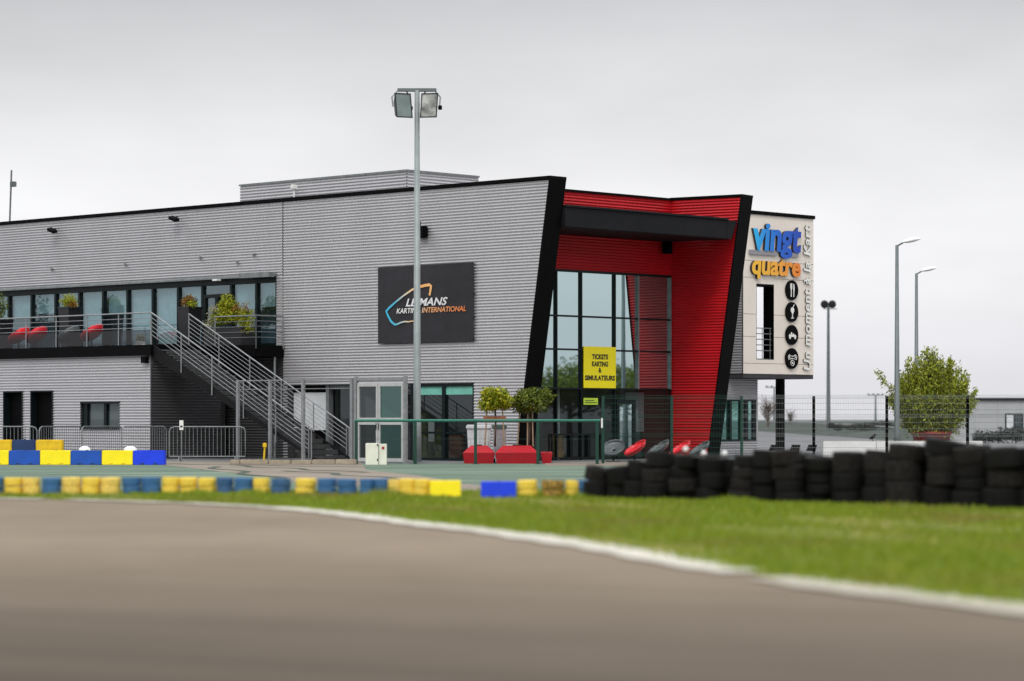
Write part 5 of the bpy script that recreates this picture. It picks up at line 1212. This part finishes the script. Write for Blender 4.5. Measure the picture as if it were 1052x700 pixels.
# bank with guard rail
foot = [(30, 620), (27, 430), (26, 288), (23.6, 163), (23.4, 150)]
cr = [(60, 640, .3), (45, 440, .36), (36, 300, .26), (27.5, 175, .12), (24, 152, -.3)]
mb = MB()
for (fx_, fy_), (cx_, cy_, cz_) in zip(foot, cr):
    mb.v += [(fx_, fy_, GB+.01), (fx_*.5+cx_*.5-.4, fy_*.5+cy_*.5, (GB+cz_)/2+.05), (cx_, cy_, cz_), (cx_+60, cy_+30, cz_), (cx_+400, cy_+80, GB)]
for i in range(4):
    for j in range(4): mb.f.append((i*5+j, (i+1)*5+j, (i+1)*5+j+1, i*5+j+1)); mb.m.append(0)
tag(mesh_obj('bank', mb, 'bankgreen', None, True), kind='structure')
gr = [(40, 440, .3), (36, 360, .22), (33, 300, .18), (30, 240, .1), (27, 190, .02)]
y = 300
t = thing('crash_barrier', 'long thin steel crash barrier along the distant bank', 'crash barrier', (gr[2][0], gr[2][1], GB))
def loc_(p, dz=0): return Vector((p[0]-gr[2][0], p[1]-gr[2][1], p[2]-GB+dz))
mb = MB(); mb.tube([loc_(p, .3) for p in gr], .06, 6); mesh_obj('rail', mb, 'galvd', t)
mb = MB()
for a, b in zip(gr, gr[1:]):
    for k in range(8): q = loc_(a).lerp(loc_(b), k/8); mb.tube([q-Vector((0,0,.5)), q+Vector((0,0,.3))], .05, 5)
mesh_obj('posts', mb, 'galvd', t)
# black kerb line at foot of the bank
mb = MB()
for (x, y_) in foot: mb.v += [(x-.5, y_, GB+.012), (x+.1, y_, GB+.012)]
for i in range(4): mb.f.append((2*i, 2*i+2, 2*i+3, 2*i+1)); mb.m.append(0)
tag(mesh_obj('road_edge', mb, 'crack'), kind='structure')
for i, (p, lb) in enumerate(((795.5, 'small dark tyre pile left of the black column under the sign'), (817, 'small dark tyre pile between the black column and a fence post'), (834, 'small dark tyre pile right behind the fence post'))):
    y = 112; X = wx(p, y); t = thing('tyre_pile', lb, 'tyre pile', (X, y, GB), 0, 'tyre piles on the far paving')
    for k in range(3):
        mb = tyre_mesh(.2-.01*k, .085); mb.map(lambda q: q + Vector((.03*k-.03, 0, .086*k+(0.0)))); mesh_obj('tyre', mb, 'rubber', t, True)

# far trees
def tree(name, px, y, ty, wpx, label, group, m='leafD', bare=False, n=1500, by=None, loc=None, th=None, tw=None):
    X = wx(px, y) if loc is None else loc[0]; y = y if loc is None else loc[1]
    h = (wz(ty, y)-GB) if th is None else th; wd = (wpx/FPX*y/2) if tw is None else tw
    t = thing(name, label, 'tree', (X, y, GB), 0, group); mb = MB()
    mb.tube([(0,0,0), (0,0,h*.35), (.1*wd,0,h*.75)], [.05*h**.8, .04*h**.8, .012*h], 7); tips = []
    for k in range(16 if not bare else 46):
        a = random.uniform(0, 2*PI); z0_ = h*random.uniform(.2, .6); rr = wd*random.uniform(.45, .95); z1_ = min(h*.98, z0_+h*random.uniform(.15, .42)); e_ = Vector((rr*math.cos(a), rr*math.sin(a), z1_)); mdd = Vector((rr*.45*math.cos(a), rr*.45*math.sin(a), z0_+(z1_-z0_)*.4))
        mb.tube([(0,0,z0_), mdd, e_], [.014*h, .009*h, .003*h], 4); tips.append(e_)
        if bare:
            for q in range(5): c_ = mdd.lerp(e_, random.random()); mb.tube([c_, c_+Vector((random.gauss(0,1), random.gauss(0,1), random.gauss(.6,.6)))*wd*.25], [.004*h, .0015*h], 3)
    mesh_obj('trunk', mb, 'bark', t)
    if not bare:
        mb = MB()
        for k in range(9): a = random.uniform(0, 2*PI); rr = wd*random.uniform(.1, .6); canopy_leaves(mb, (rr*math.cos(a), rr*math.sin(a), h*random.uniform(.42, .8)), (wd*.5, wd*.5, h*.2), n//9, h*.045, .3)
        mesh_obj('crown', mb, m, t)
GF = 'leafless distant trees'
tree('bare_tree', 789, 330, 404, 26, 'leafless distant tree immediately left of the black column', GF, bare=True)
tree('bare_tree', 812, 360, 419, 14, 'small leafless distant tree immediately right of the black column', GF, bare=True)
for px_, y_, ty_, wp, lb in ((857, 214, 433.5, 16, 'small round distant bush immediately right of the slim mast'), (873, 216, 434.5, 24, 'low distant bush midway between slim mast and far T mast'), (889, 213, 432.2, 26, 'broad low distant bush left of the far T mast'), (904, 216, 431.2, 26, 'broad distant bush beneath the far T mast'), (918, 214, 433, 24, 'distant bush behind the nearer street lamp'), (931, 216, 434, 20, 'distant bush at the left flank of the potted bush')):
    X = wx(px_, y_); zb_ = wz(442, y_); h = wz(ty_, y_)-zb_; wd = wp/FPX*y_/2
    t = thing('distant_bush', lb, 'bush', (X, y_, zb_), 0, 'distant bushes on the horizon'); mb = MB(); mb.tube([(0, 0, 0), (0, 0, h*.6)], .06, 5); mesh_obj('stem', mb, 'bark', t)
    mb = MB()
    for k in range(6): canopy_leaves(mb, (wd*random.uniform(-.7, .7), random.uniform(-.5, .5), h*random.uniform(.25, .6)), (wd*.55, wd*.5, h*.38), 260, .10, .2)
    mesh_obj('foliage', mb, 'leafD', t)
# trees across the car park and beyond the track: seen only as reflections in the glass
GO = 'trees mirrored in the entrance glass'
k_ = 0
for side, xs_, ys_, hh_ in ((1, 110, (80, 87, 94, 101, 108, 116, 124), 5.6),):
    for y_ in ys_:
        hh2 = hh_*random.uniform(.88, 1.08)
        tree('broadleaf_tree', 0, 0, 0, 0, '%s broadleaf tree of the row mirrored in the entrance glass' % ORD[k_], GO, 'leafB', n=5400, loc=(xs_+random.uniform(-3, 3), y_), th=hh2, tw=7.0); k_ += 1
